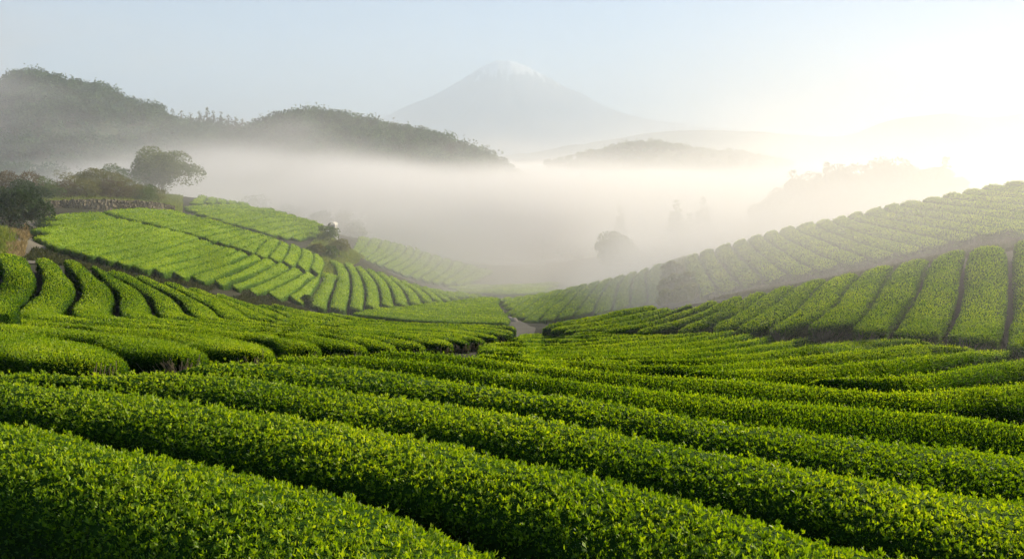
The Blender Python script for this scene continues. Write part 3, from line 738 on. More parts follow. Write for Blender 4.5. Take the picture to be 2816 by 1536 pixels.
LF_BROWN = foliage('brownish_foliage', (0.045, 0.04, 0.02), (0.10, 0.085, 0.042), (0.18, 0.155, 0.08))
LF_WOOD = leaf_material('woodland_foliage', [(0.0, (0.004, 0.022, 0.014)), (0.5, (0.022, 0.068, 0.034)), (1.0, (0.10, 0.18, 0.065))], transl=0.3, rough=0.7, spec=0.1, noise=1.5, nscale=0.11, rnd=0.3)
LF_GRASS = leaf_material('grass_blades', [(0.0, (0.06, 0.10, 0.015)), (0.5, (0.15, 0.20, 0.035)), (1.0, (0.30, 0.31, 0.08))], transl=0.4, rough=0.6, spec=0.15)
LF_DRY = leaf_material('dry_grass_blades', [(0.0, (0.10, 0.085, 0.035)), (0.5, (0.24, 0.19, 0.09)), (1.0, (0.42, 0.36, 0.20))], transl=0.3, rough=0.7, spec=0.15)
def blades(P, Dv, Ln, Wd, rng):
    """one folded leaf quad per row"""
    k = len(P); tmp = rng.normal(size=(k, 3)); sd_ = np.cross(Dv, tmp); sd_ /= np.linalg.norm(sd_, axis=1)[:, None]+1e-9
    fn = np.cross(sd_, Dv); L1 = Ln[:, None]; W1 = Wd[:, None]
    q = np.stack([P, P+Dv*L1*0.5+sd_*W1+fn*W1*0.3, P+Dv*L1, P+Dv*L1*0.5-sd_*W1+fn*W1*0.3], 1).reshape(-1, 3)
    i0 = np.arange(k)*4
    return q, np.stack([i0, i0+1, i0+2, i0+3], 1)
def tube(pts, rad, sides=6):
    pts = np.asarray(pts, float); rad = np.asarray(rad, float); n = len(pts)
    T = np.gradient(pts, axis=0); T /= np.linalg.norm(T, axis=1)[:, None]+1e-9
    a = np.cross(T, [0.3, 0.9, 0.12]); a /= np.linalg.norm(a, axis=1)[:, None]+1e-9; b = np.cross(T, a)
    th = np.linspace(0, 2*np.pi, sides, endpoint=False)
    V = pts[:, None]+rad[:, None, None]*(a[:, None]*np.cos(th)[None, :, None]+b[:, None]*np.sin(th)[None, :, None])
    i = np.arange(n*sides).reshape(n, sides); j = np.roll(i, -1, axis=1)
    F = np.stack([i[:-1], j[:-1], j[1:], i[1:]], 2).reshape(-1, 4)
    return V.reshape(-1, 3), F
def crown_points(kind, h, w, nl, rng):
    """leaf positions + directions in a crown of total height h, width w, base of the tree at 0"""
    lobes = []
    if kind == 'conifer':
        nt = 16
        for i in range(nt):
            f = i/(nt-1); z = h*(0.12+0.86*f); r = w*0.5*(1-f)**0.8*(0.85+0.3*rng.random())
            m_ = max(3, int(9*(1-f))+2)
            for k in range(m_):
                a = rng.random()*6.28; rr = r*(0.45+0.55*rng.random())
                lobes.append((rr*math.cos(a), rr*math.sin(a), z-0.12*rr, max(0.16*w*(1-f*0.8), 0.05*w), 0.45))
        lobes.append((0, 0, h*0.97, 0.03*w, 2.0))
    elif kind == 'bush':
        for k in range(26):
            a = rng.random()*6.28; rr = w*0.5*math.sqrt(rng.random())*0.85
            z = h*(0.15+0.75*rng.random()*(1-(rr/(w*0.5))**2*0.7)); s = w*(0.10+0.10*rng.random())
            lobes.append((rr*math.cos(a), rr*math.sin(a), z, s, 0.8))
    elif kind == 'spread':            # layered, wide crown
        for k in range(80):
            f = rng.random(); a = rng.random()*6.28
            z = h*(0.14+0.80*f); rmax = w*0.5*math.sin(math.pi*min(1, 0.22+0.68*f))**0.7
            rr = rmax*(0.35+0.65*rng.random()); lobes.append((rr*math.cos(a), rr*math.sin(a), z, w*(0.07+0.06*rng.random()), 0.55))
    else:                             # round
        for k in range(40):
            u = rng.normal(size=3); u /= np.linalg.norm(u); f = rng.random()**0.4*0.8
            lobes.append((u[0]*w*0.5*f, u[1]*w*0.5*f, h*0.52+u[2]*h*0.42*f, w*(0.12+0.09*rng.random()), 0.75))
    Lb = np.array(lobes); wt = Lb[:, 3]**2; wt /= wt.sum()
    li = rng.choice(len(Lb), nl, p=wt)
    d = rng.normal(size=(nl, 3)); d /= np.linalg.norm(d, axis=1)[:, None]
    d[:, 2] = np.where(rng.random(nl) < 0.65, np.abs(d[:, 2]), d[:, 2])
    rad = Lb[li, 3]*(0.55+0.5*rng.random(nl)**0.5)
    P = Lb[li, :3]+d*rad[:, None]*np.stack([np.ones(nl), np.ones(nl), Lb[li, 4]], 1)
    D = d+rng.normal(size=(nl, 3))*0.55; D[:, 2] += 0.1
    if kind == 'conifer': D[:, 2] -= 0.25
    D /= np.linalg.norm(D, axis=1)[:, None]
    return P, D, Lb
def make_tree(name, base, h, w, kind, leaf, label, cat, group=None, nl=3500, ls=None, seed=0, trunk='trunk', trunk_r=None):
    rng = np.random.default_rng(seed+100)
    root = empty(name, base); tag(root, label, cat, group)
    P, D, Lb = crown_points(kind, h, w, nl, rng)
    P[:, 2] = np.maximum(P[:, 2], 0.05)
    ls = ls or w*0.035
    Ln = ls*rng.uniform(0.7, 1.5, nl)
    q, f = blades(P, D, Ln, Ln*0.3, rng)
    link('crown' if kind != 'bush' else 'foliage', mesh('crown', q, [f], (leaf,), None, True), root)
    r0 = trunk_r or h*0.022; TV, TF = [], []; nb = 0
    def addt(pts, rad, s=6):
        nonlocal nb
        v, f_ = tube(pts, rad, s); TV.append(v); TF.append(f_+nb); nb += len(v)
    top = h*(0.93 if kind == 'conifer' else 0.66)
    if kind == 'bush':
        for k in range(5):
            l = Lb[rng.integers(len(Lb))]; addt([(0, 0, -0.3), (l[0]*0.4, l[1]*0.4, l[2]*0.5), l[:3]], [r0*0.8, r0*0.5, r0*0.2], 5)
    else:
        zz = np.linspace(-0.6, top, 7); wob = rng.normal(size=(7, 2))*h*0.008; wob[0] = 0
        addt(np.c_[wob, zz], r0*np.linspace(1.25, 0.25, 7), 8)
        for k in range(12):
            l = Lb[rng.integers(len(Lb))]; z0 = min(l[2]*0.75, top*0.95)
            addt([(0, 0, z0), (l[0]*0.5, l[1]*0.5, (z0+l[2])/2+0.03*h), l[:3]], [r0*0.4, r0*0.25, r0*0.08], 5)
    link('trunk' if kind != 'bush' else 'branches', mesh('trunk', np.concatenate(TV), [np.concatenate(TF)], (BARK,), None, True), root)
    return root
def gbase(px, py, Y):
    p = at(px, py, Y); return (p[0], p[1], float(ground_z([(p[0], p[1])])[0])-0.15)
def tree_px(name, px, base_py, top_py, wpx, Y, kind, leaf, label, cat, group=None, nl=3000, seed=0, ls=None):
    """stands on the ground under (px, Y); its height reaches the sight line of top_py"""
    b = gbase(px, base_py, Y); zt = at(px, top_py, Y)[2]; h = max(1.0, zt-b[2]); w = wpx/FPX*Y
    return make_tree(name, b, h, w, kind, leaf, label, cat, group, nl, ls, seed)

# shrubs and trees on the left bank
gB = 'shrubs along the left bank'
SH = [(15,625,490,180,70,'bush',LF_DARK,'large dark bush at the left edge beside the dirt path',5200,'bush'),
 (70,560,500,110,86,'bush',LF_DARK,'dark shrub just right of the large dark bush at the left edge',2600,'shrub'),
 (28,500,458,120,96,'bush',LF_BROWN,'low brownish shrub above the large dark bush at the left edge',2200,'shrub'),
 (125,545,492,80,98,'bush',LF_MID,'small green shrub behind the left end of the dry stone wall',1800,'shrub'),
 (160,530,462,42,104,'bush',LF_OLIVE,'narrow upright yellowish shrub rising above the left bank thicket',1400,'shrub'),
 (170,545,500,90,102,'bush',LF_BROWN,'rusty brown shrub below the narrow upright yellowish one',2200,'shrub'),
 (215,545,478,90,104,'bush',LF_OLIVE,'olive shrub leaning against the golden leafed round one',2200,'shrub'),
 (262,535,455,105,110,'bush',LF_OLIVE,'tallest round golden green shrub in the left bank thicket',3200,'shrub'),
 (310,550,492,80,108,'bush',LF_BROWN,'tawny shrub just right of the tallest golden green shrub',2200,'shrub'),
 (350,550,488,80,112,'bush',LF_OLIVE,'pale olive shrub midway between golden shrub and spreading tree',2200,'shrub'),
 (392,552,498,75,114,'bush',LF_MID,'soft green shrub at the foot of the big spreading tree',2000,'shrub'),
 (425,555,515,60,117,'bush',LF_OLIVE,'lowest pale shrub under the right side of the big spreading tree',1400,'shrub'),
 (335,520,448,110,140,'bush',LF_MID,'hazy shrub standing close behind the left side of the spreading tree',2000,'shrub')]
for i, (px, b, t_, w, Y, kd, lf, lab, nl, cat) in enumerate(SH):
    tree_px('bush' if cat == 'bush' else 'shrub', px, b, t_-4, w*1.3, Y, kd, lf, lab, cat, gB, int(nl*2.4), 10+i, ls=w*1.3/FPX*Y*0.026)
tree_px('spreading_tree', 450, 548, 408, 200, 148, 'round', LF_PALE, 'big spreading tree with layered crown at the end of the left bank', 'tree', None, 16000, 41, ls=0.30)
# lone tree and foggy trees in the valley
tree_px('round_tree', 1703, 712, 626, 136, 152, 'round', LF_PALE, 'lone round crowned tree standing in the fog beyond the middle right slope', 'tree', None, 14000, 42, ls=0.26)
gC = 'conifers rising from the valley fog'
for i, (px, t_, w, Y, lab) in enumerate([(1705, 566, 46, 226, 'slim ghostly conifer in the fog straight above the lone round tree'),
        (1858, 556, 52, 192, 'ghostly conifer forming the left half of the pair in the fog'),
        (1932, 545, 60, 196, 'ghostly conifer forming the right half of the pair in the fog'),
        (1895, 590, 60, 202, 'low conifer filling the space between the foggy pair')]):
    tree_px('conifer', px, 640, t_, w, Y, 'conifer', LF_MID, lab, 'conifer', gC, 2600, 60+i, ls=0.7)
gR = 'trees of the backlit clump behind the sunny ridge'
RT = [(2120,540,70,'round','lowest small tree at the left foot of the backlit clump'),
 (2155,500,70,'round','tree with ragged left outline stepping up the backlit clump'),
 (2175,470,80,'conifer','pointed tree at the upper left shoulder of the backlit clump'),
 (2225,462,90,'round','rounded tree right of the pointed left shoulder tree'),
 (2268,448,66,'conifer','first sharp spire of the backlit clump counting from its left shoulder'),
 (2310,440,96,'round','broad tree right of the first sharp spire of the backlit clump'),
 (2352,432,84,'round','tree just left of the highest dome of the backlit clump'),
 (2404,420,100,'round','tree with the knobbly top left of the highest dome'),
 (2462,418,120,'round','tree making the highest broad dome of the backlit clump'),
 (2528,448,80,'round','lower tree in the dip right of the highest dome'),
 (2572,444,60,'round','tree next to the last spire of the backlit clump'),
 (2592,434,64,'conifer','last sharp spire near the right end of the backlit clump'),
 (2622,472,60,'round','last tree sloping down at the right end of the backlit clump')]
for i, (px, t_, w, kd, lab) in enumerate(RT):
    Y = 150+3*((i*7) % 4)
    tree_px('conifer' if kd == 'conifer' else 'broadleaf_tree', px, 560, t_, w*1.75, Y, kd, LF_DARK, lab, 'conifer' if kd == 'conifer' else 'tree', gR, 8500, 80+i, ls=0.36)
gS = 'bare small trees on the far right brow'
for i, (px, t_, w, lab) in enumerate([(2722,489,66,'small sparse tree peeping over the brow near the right edge'),(2790,478,60,'small sparse tree nearest the right edge above the brow')]):
    tree_px('sparse_tree', px, 540, t_, w, 150, 'round', LF_BROWN, lab, 'tree', gS, 500, 120+i, ls=0.35)
# gully shrubs between the two right slopes
gG = 'bushes filling the gully between the right slopes'
for i, (px, b, t_, w, Y, lf, lab) in enumerate([(1850,735,706,70,74,LF_MID,'highest pale green bush at the top of the gully'),
        (1848,775,738,80,69,LF_OLIVE,'greyish bush on the left side of the gully'),
        (1893,780,740,70,66,LF_MID,'ferny bush on the right side of the gully'),
        (1858,825,780,80,64,LF_BROWN,'pale bush in the lower left of the gully'),
        (1905,830,792,70,62,LF_OLIVE,'pale bush at the bottom right of the gully')]):
    tree_px('bush', px, b, t_+10, w*0.85, Y, 'bush', LF_GRASS, lab, 'bush', gG, 8000, 140+i, ls=0.2)
gF = 'faint trees in the fog behind the middle plots'
for i, (px, t_, w, Y, kd, lab) in enumerate([(880,572,100,188,'round','faint round tree in the fog just left of the small pale roof'),
        (948,566,90,192,'round','faint taller tree in the fog above the small pale roof'),
        (975,610,60,180,'round','faint low tree right of the small pale roof'),
        (800,558,110,205,'round','faint broad tree in the fog behind the farther left plot'),
        (700,535,120,215,'round','faintest broad tree in the fog above the farther left plot')]):
    tree_px('broadleaf_tree', px, 640, t_, w, Y, kd, LF_PALE, lab, 'tree', gF, 2600, 160+i, ls=0.5)
gH = 'bushes at the corner between the left plots'
for i, (px, b, t_, w, Y, lf, lab) in enumerate([(900,655,606,66,118,LF_MID,'pale bush under the small roof at the corner of the left plots'),
        (935,690,650,60,112,LF_OLIVE,'grassy bush right of the narrow path corner'),
        (868,700,668,44,104,LF_OLIVE,'small straw coloured bush at the top of the curved strip'),
        (905,702,672,44,105,LF_MID,'small green bush beside the straw coloured one at the strip top'),
        (843,838,812,44,74,LF_MID,'small bush at the lower corner of the slanting hedges')]):
    tree_px('bush', px, b, t_, w, Y, 'bush', lf, lab, 'bush', gH, 1500, 180+i, ls=0.2)

# ---------------------------------------------------------------- dry stone wall, grass banks, rocks, little roof
M_STONE = simple_material('wall_stone', [(0.0, (0.06, 0.05, 0.035)), (0.5, (0.11, 0.095, 0.065)), (1.0, (0.26, 0.235, 0.18))], 5.0, 0.15)
def rubble_wall(name, px_base, px_top, label):
    pts_b = np.array([at(*p) for p in px_base]); 
    cb = catmull(pts_b, 110)
    tops = np.array([at(*p) for p in px_top]); ct = catmull(tops, 110)
    V = []; F = []; fm = []; n = 0
    rows = 6
    # body
    th = 0.5
    T = np.gradient(cb[:, :2], axis=0); T /= np.linalg.norm(T, axis=1)[:, None]; nrm = np.stack([T[:, 1], -T[:, 0], 0*T[:, 0]], 1)
    prof = [(0.0, 0, 0), (0.12, 0.35, 0), (0.2, 0.75, 0), (0.3, 1.0, 0), (0.8, 1.0, 0), (0.9, 0, 0)]
    g = []
    for (o_, hz, _) in prof:
        base = cb.copy(); gz = ground_z(base[:, :2])-0.2; z = gz+(ct[:, 2]-gz)*hz
        p = base-nrm*o_; p[:, 2] = z; g.append(p)
    g = np.stack(g, 1); nn, mm = g.shape[:2]; g = g.reshape(-1, 3); g += vnoise(g, 0.7, 9)[:, None]*0.08
    i = np.arange(nn*mm).reshape(nn, mm); F.append(np.stack([i[:-1, :-1], i[:-1, 1:], i[1:, 1:], i[1:, :-1]], 2).reshape(-1, 4)); V.append(g); n = len(g)
    # stones standing proud
    rng = np.random.default_rng(5)
    cube = np.array([(x, y, z) for x in (-1, 1) for y in (-1, 1) for z in (-1, 1)], float)
    cf = np.array([(0,1,3,2),(4,6,7,5),(0,4,5,1),(2,3,7,6),(0,2,6,4),(1,5,7,3)])
    for k in range(1100):
        u = rng.random()*(len(cb)-1.01); a = int(u); p = cb[a]+(cb[a+1]-cb[a])*(u-a); gz = float(ground_z([p[:2]])[0]); tz = ct[a, 2]
        s = rng.uniform(0.07, 0.17); v = cube*np.array([s*1.3, s, s*0.8])*(1+rng.normal(size=(8, 3))*0.15)
        an = rng.random()*3.1; R_ = np.array([[math.cos(an), -math.sin(an), 0], [math.sin(an), math.cos(an), 0], [0, 0, 1]])
        v = v@R_.T+np.array([p[0], p[1], gz+(tz-gz)*rng.random()])-nrm[a]*0.1
        V.append(v); F.append(cf+n); n += 8
    me = mesh(name, np.concatenate(V), [np.concatenate(F)], (M_STONE,), None, False)
    o = link(name, me); tag(o, label, 'wall'); return o
rubble_wall('stone_wall', [(72,597,84),(150,586,90),(240,580,93),(330,573,97),(420,572,102),(480,578,108)], [(72,560,84),(150,553,90),(240,549,93),(330,551,97),(420,556,102),(480,566,108)], 'low rubble stone wall along the top of the slanting hedges')
def grass_patch(name, px_poly, n, hgt, mat, label, seed, wd=0.05):
    rng = np.random.default_rng(seed)
    c = np.array([at(*p) for p in px_poly]); x0, x1 = c[:, 0].min(), c[:, 0].max(); y0, y1 = c[:, 1].min(), c[:, 1].max()
    P = []
    while len(P) < n:
        q = np.stack([rng.uniform(x0, x1, n*2), rng.uniform(y0, y1, n*2)], 1); ins = np.zeros(len(q), bool); j = len(c)-1
        for i in range(len(c)):
            cond = ((c[i, 1] > q[:, 1]) != (c[j, 1] > q[:, 1])) & (q[:, 0] < (c[j, 0]-c[i, 0])*(q[:, 1]-c[i, 1])/(c[j, 1]-c[i, 1]+1e-9)+c[i, 0]); ins ^= cond; j = i
        P.extend(q[ins].tolist())
        if not ins.any(): break
    P = np.array(P[:n]); z = ground_z(P); P = np.c_[P, z-0.02]
    keep = vnoise(P*np.array([1, 1, 0]), 1.8, seed) > -0.5; P = P[keep]
    D = rng.normal(size=(len(P), 3))*0.35; D[:, 2] = 1; D /= np.linalg.norm(D, axis=1)[:, None]
    Ln = hgt*rng.uniform(0.5, 1.3, len(P))
    q, f = blades(P, D, Ln, np.full(len(P), wd), rng)
    o = link(name, mesh(name, q, [f], (mat,), None, True)); tag(o, label, 'grass', kind='stuff'); return o
grass_patch('grass', [(60,560,84),(120,500,120),(500,505,140),(500,575,112),(420,557,103),(240,552,95),(110,560,92)], 26000, 0.55, LF_GRASS, 'rough green grass on the bank under the shrubs', 3, 0.06)
grass_patch('grass', [(-260,700,46),(-20,672,47),(40,645,55),(60,610,66),(20,600,72),(-260,580,72)], 16000, 0.45, LF_GRASS, 'green grass on the small knoll at the left edge', 4, 0.04)
grass_patch('dry_grass', [(28,690,46),(58,668,52),(85,625,66),(70,600,76),(40,625,66),(20,660,54)], 5000, 0.45, LF_DRY, 'straw coloured dry grass beside the dirt path at the left', 6, 0.04)
grass_patch('grass', [(830,690,98),(900,735,92),(985,720,110),(1000,660,125),(880,640,125)], 14000, 0.5, LF_GRASS, 'pale grass around the corner between the left plots', 7, 0.06)
grass_patch('grass', [(1812,838,64),(1935,838,59),(1885,700,84),(1815,705,86)], 24000, 0.6, LF_GRASS, 'thin grass in the gully between the right slopes', 8, 0.05)
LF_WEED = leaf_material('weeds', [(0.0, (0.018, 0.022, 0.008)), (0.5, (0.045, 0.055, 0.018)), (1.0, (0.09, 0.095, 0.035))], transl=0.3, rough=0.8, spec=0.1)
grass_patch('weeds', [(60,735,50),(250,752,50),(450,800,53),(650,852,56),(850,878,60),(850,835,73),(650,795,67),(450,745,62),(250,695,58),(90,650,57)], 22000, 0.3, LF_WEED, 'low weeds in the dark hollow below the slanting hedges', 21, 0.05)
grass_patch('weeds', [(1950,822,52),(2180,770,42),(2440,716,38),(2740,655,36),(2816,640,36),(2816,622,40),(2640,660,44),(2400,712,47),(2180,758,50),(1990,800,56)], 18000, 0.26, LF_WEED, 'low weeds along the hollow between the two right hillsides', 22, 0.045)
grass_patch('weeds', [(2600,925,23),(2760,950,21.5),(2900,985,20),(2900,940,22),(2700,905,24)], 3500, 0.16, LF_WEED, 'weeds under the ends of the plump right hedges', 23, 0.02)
M_PATH = simple_material('path_earth', [(0.0, (0.06, 0.056, 0.042)), (1.0, (0.16, 0.15, 0.12))], 3.0, 0.05)
def strip(name, px, wid, mat, label, lift=0.03):
    c = catmull(np.array([at(*p) for p in px]), 60); T = np.gradient(c[:, :2], axis=0); T /= np.linalg.norm(T, axis=1)[:, None]; nn = np.stack([T[:, 1], -T[:, 0]], 1)
    offs = np.linspace(-0.5, 0.5, 7)*wid
    V = c[:, None, :2]+nn[:, None]*offs[None, :, None]; V = V.reshape(-1, 2); z = ground_z(V)+lift+0.045
    i = np.arange(len(V)).reshape(60, 7); F = np.stack([i[:-1, :-1], i[:-1, 1:], i[1:, 1:], i[1:, :-1]], 2).reshape(-1, 4)
    o = link(name, mesh(name, np.c_[V, z], [F], (mat,))); tag(o, label, kind='structure'); return o
strip('path', [(1290,955,40),(1400,925,50),(1440,905,56),(1425,890,64),(1400,850,76)], 1.7, M_PATH, 'narrow pale path running through the valley floor')
strip('footpath', [(62,700,45),(70,672,56),(95,640,66),(105,605,80)], 2.2, M_PATH, 'dirt footpath at the left edge below the stone wall')
M_ROCK = simple_material('rock', [(0.0, (0.16, 0.15, 0.12)), (1.0, (0.45, 0.42, 0.36))], 6.0, 0.05)
def rock(px, py, Y, r, label, group, seed):
    b = gbase(px, py, Y); rng = np.random.default_rng(seed)
    th = np.linspace(0, math.pi, 7); ph = np.linspace(0, 2*math.pi, 10, endpoint=False)
    V = np.array([(math.sin(a)*math.cos(p), math.sin(a)*math.sin(p), math.cos(a)*0.7) for a in th for p in ph])*r
    V *= (1+vnoise(V+seed*3.3, r*0.9, seed)*0.3)[:, None]
    i = np.arange(70).reshape(7, 10); j = np.roll(i, -1, axis=1); F = np.stack([i[:-1], i[1:], j[1:], j[:-1]], 2).reshape(-1, 4)
    o = link('rock', mesh('rock', V, [F], (M_ROCK,), None, True)); o.location = (b[0], b[1], b[2]+r*0.35); tag(o, label, 'rock', group)
gk = 'loose rocks at the corners of the plots'
for i, (px, py, Y, r, lab) in enumerate([(57,678,52,0.3,'pale pointed stone beside the dirt footpath at the left'),(905,852,68,0.35,'leftmost rock of the pile by the valley plot tip'),(925,855,68,0.4,'middle rock of the pile by the valley plot tip'),(945,853,68,0.4,'largest rock touching the valley plot tip'),
        (1392,855,79,0.4,'upper rock beside the pale valley path'),(1400,868,75,0.45,'middle rock beside the pale valley path'),(1412,884,70,0.5,'lower rock beside the pale valley path'),(1378,842,84,0.4,'farthest small rock beside the pale valley path')]):
    rock(px, py, Y, r, lab, gk, 300+i)
# little pale roof of a hut in the fog
M_ROOF = simple_material('pale_roof', [(0.0, (0.36, 0.36, 0.34)), (1.0, (0.5, 0.5, 0.48))], 2.0, 0.01)
M_HUTW = simple_material('hut_wall', [(0.0, (0.26, 0.27, 0.27)), (1.0, (0.36, 0.36, 0.36))], 2.0, 0.01)
hb = gbase(916, 630, 132); hut = empty('hut', hb); tag(hut, 'small hut with a pale curved roof at the corner of the left plots', 'hut')
zt_ = at(916, 610, 132)[2]-hb[2]
a_ = np.linspace(0, math.pi, 9); ro = np.array([(math.cos(t_)*0.6, y_, zt_-0.5+math.sin(t_)*0.5) for y_ in (-1.1, 1.1) for t_ in a_])
ri = ro*np.array([0.93, 1, 1])-np.array([0, 0, 0.06])
i = np.arange(9); Fq = np.stack([i[:-1], i[1:], i[1:]+9, i[:-1]+9], 1)
Fa = np.concatenate([Fq, Fq[:, ::-1]+18, [(0, 9, 27, 18), (8, 26, 35, 17)], np.stack([i[:-1], i[:-1]+18, i[1:]+18, i[1:]], 1), np.stack([i[:-1]+9, i[1:]+9, i[1:]+27, i[:-1]+27], 1)])
link('roof', mesh('roof', np.concatenate([ro, ri]), [Fa], (M_ROOF,), None, False), hut)
wz = zt_-0.55
wv = np.array([(x, y, z) for z in (-0.3, wz) for x, y in ((-0.5, -1), (0.5, -1), (0.5, 1), (-0.5, 1))]); 
link('wall', mesh('wall', wv, [np.array([(0, 1, 5, 4), (1, 2, 6, 5), (2, 3, 7, 6), (3, 0, 4, 7), (4, 5, 6, 7)])], (M_HUTW,), None, False), hut)
# ---------------------------------------------------------------- wooded hills
M_HILL = simple_material('hill_soil', [(0.0, (0.016, 0.032, 0.012)), (1.0, (0.045, 0.075, 0.025))], 0.3, 0.3, scale2=0.02)
def hill(name, ridge, run_f, run_b, z0, label, nu=120, nv=40, tree_h=0.0, seed=0, mat=None, noise=2.5, ns=30):
    R_ = catmull(np.array([at(*p) for p in ridge]), nu); R_[:, 2] -= tree_h
    v = np.linspace(-1, 1, nv); g = np.zeros((nu, nv, 3))
    dirv = R_[:, :2]/np.linalg.norm(R_[:, :2], axis=1)[:, None]
    for j, vv in enumerate(v):
        run = run_f if vv < 0 else run_b
        prof = 0.5+0.5*math.cos(math.pi*min(1, abs(vv)))
        prof = prof**0.85
        g[:, j, :2] = R_[:, :2]+dirv*vv*run; g[:, j, 2] = z0+(R_[:, 2]-z0)*prof
    G_ = g.reshape(-1, 3); nz = vnoise(G_, ns, seed)+0.5*vnoise(G_, ns*0.45, seed+1)
    am = np.tile(1-np.abs(v)**4, nu)*np.tile(0.25+0.75*np.clip(np.abs(v)*4, 0, 1), nu); G_[:, 2] += nz*noise*am
    i = np.arange(nu*nv).reshape(nu, nv); F = np.stack([i[:-1, :-1], i[1:, :-1], i[1:, 1:], i[:-1, 1:]], 2).reshape(-1, 4)
    o = link(name, mesh(name, G_, [F], (mat or M_HILL,))); tag(o, label, kind='structure')
    return G_.reshape(nu, nv, 3)
def forest(name, g, n, hmin, hmax, leafpt, label, seed, vmax=0.55, conif=0.25, per=210):
    rng = np.random.default_rng(seed); nu, nv = g.shape[:2]
    tpl = []
    for k in range(8):
        cf = k < round(conif*8)
        P, D, _ = crown_points('conifer' if cf else 'round', 1.0, 0.42 if cf else 0.85, per, np.random.default_rng(900+k))
        tpl.append((P, D))
    VS, FS = [], []; nb = 0
    for t_ in range(n):
        u = rng.random()*(nu-1.01); vv = rng.random()*vmax*(nv-1)+0.04*(nv-1)
        if t_ < n*0.34: vv = (nv-1)*rng.uniform(0.40, 0.53)
        a, b = int(u), int(vv); p = g[a, b]+(g[a+1, b]-g[a, b])*(u-a)+(g[a, b+1]-g[a, b])*(vv-b)
        P, D = tpl[rng.integers(8)]; s = rng.uniform(hmin*0.8, hmax)*(0.8+0.45*rng.random()**2); an = rng.random()*6.28; ca, sa = math.cos(an), math.sin(an)
        Rm = np.array([[ca, -sa, 0], [sa, ca, 0], [0, 0, 1]])
        q, f = blades(P@Rm.T*s*np.array([1.35, 1.35, 1])+p-np.array([0, 0, s*0.12]), D@Rm.T, np.full(len(P), leafpt)*rng.uniform(0.8, 1.4, len(P)), np.full(len(P), leafpt*0.38), rng)
        VS.append(q); FS.append(f+nb); nb += len(q)
    o = link(name, mesh(name, np.concatenate(VS), [np.concatenate(FS)], (LF_WOOD,), None, True))
    tag(o, label, 'woodland', kind='stuff'); return o
h1 = hill('hill', [(-700,300,560),(-300,230,560),(-60,240,560),(0,222,560),(60,200,560),(110,200,560),(165,225,560),(200,226,560),(280,240,565),(340,268,570),(420,290,580),(455,318,590),(520,335,600),(600,350,620),(700,395,650),(800,440,660)],
   300, 300, -34, 'tall wooded hill on the left', tree_h=9.0, seed=3)
forest('forest', h1, 1900, 9.0, 15.0, 1.3, 'dense broadleaf woodland covering the tall left hill', 31)
h2 = hill('hill', [(560,440,520),(640,372,520),(690,352,515),(760,322,510),(830,304,508),(900,306,505),(960,322,500),(1050,340,495),(1130,352,490),(1200,368,485),(1250,388,480),(1310,405,475),(1380,448,470),(1420,478,465),(1500,520,460),(1600,560,450)],
   250, 250, -34, 'rounded wooded hill in the middle', tree_h=7.5, seed=8)
forest('forest', h2, 1800, 7.5, 12.5, 1.1, 'dense woodland covering the rounded middle hill', 32)
h3 = hill('hill', [(1500,440,1000),(1565,432,1000),(1640,414,1000),(1700,398,1000),(1790,390,1000),(1850,396,1000),(1950,412,1000),(2050,418,1000),(2110,432,1000),(2180,445,1000)],
   190, 190, -36, 'low dark hill rising like an island from the fog', tree_h=5.0, seed=11)
forest('forest', h3, 520, 6.0, 10.0, 1.6, 'woodland covering the island hill in the fog', 33, per=110)
h4 = hill('hill', [(-500,470,300),(-100,460,300),(60,455,300),(200,465,310),(330,490,320),(480,515,330),(620,530,340),(760,545,340),(900,580,340)],
   110, 110, -34, 'low wooded rise behind the left bank', tree_h=6.0, seed=15)
forest('forest', h4, 520, 6.0, 9.5, 0.8, 'woodland on the low rise behind the left bank', 34)
# single conifers on the saddle between the hills
gSd = 'conifers on the skyline saddle'
for i, (px, t_) in enumerate([(478,300),(503,306),(528,312),(552,306),(573,298),(590,306),(610,309),(630,316),(650,322),(668,330),(684,338)]):
    b = at(px, 375, 600); zt = at(px, t_, 600)[2]
    make_tree('conifer', tuple(b), zt-b[2], 11.0, 'conifer', LF_DARK, ORD[i]+' conifer on the skyline saddle counting from the tall left hill', 'conifer', gSd, 1700, 1.0, 400+i)
# edge trees at the fading right foot of the middle hill
for i, (px, t_, lab) in enumerate([(1540,482,'first faint conifer at the right foot of the middle hill'),(1570,492,'second faint conifer at the right foot of the middle hill'),(1600,474,'tallest faint conifer at the right foot of the middle hill')]):
    b = at(px, 540, 400); zt = at(px, t_, 400)[2]
    make_tree('conifer', tuple(b), zt-b[2], 6.0, 'conifer', LF_DARK, lab, 'conifer', 'faint conifers at the foot of the middle hill', 900, 0.8, 420+i)

# ---------------------------------------------------------------- far mountain
m, N_, L_ = newmat('mountain_rock_and_snow')
out = nd(N_, 'ShaderNodeOutputMaterial'); geo = nd(N_, 'ShaderNodeNewGeometry'); sx = nd(N_, 'ShaderNodeSeparateXYZ'); L_.new(geo.outputs['Position'], sx.inputs[0])
no = nd(N_, 'ShaderNodeTexNoise'); no.inputs['Scale'].default_value = 0.006; no.inputs['Detail'].default_value = 6; no.inputs['Roughness'].default_value = 0.6
mp = nd(N_, 'ShaderNodeMapping'); mp.inputs['Scale'].default_value = (1.6, 0.5, 0.22); L_.new(geo.outputs['Position'], mp.inputs[0]); L_.new(mp.outputs[0], no.inputs['Vector'])
mr = nd(N_, 'ShaderNodeMapRange'); mr.inputs['From Min'].default_value = 700; mr.inputs['From Max'].default_value = 1750; L_.new(sx.outputs['Z'], mr.inputs[0])
ad = nd(N_, 'ShaderNodeMath', operation='ADD'); L_.new(mr.outputs[0], ad.inputs[0]); L_.new(no.outputs[0], ad.inputs[1])
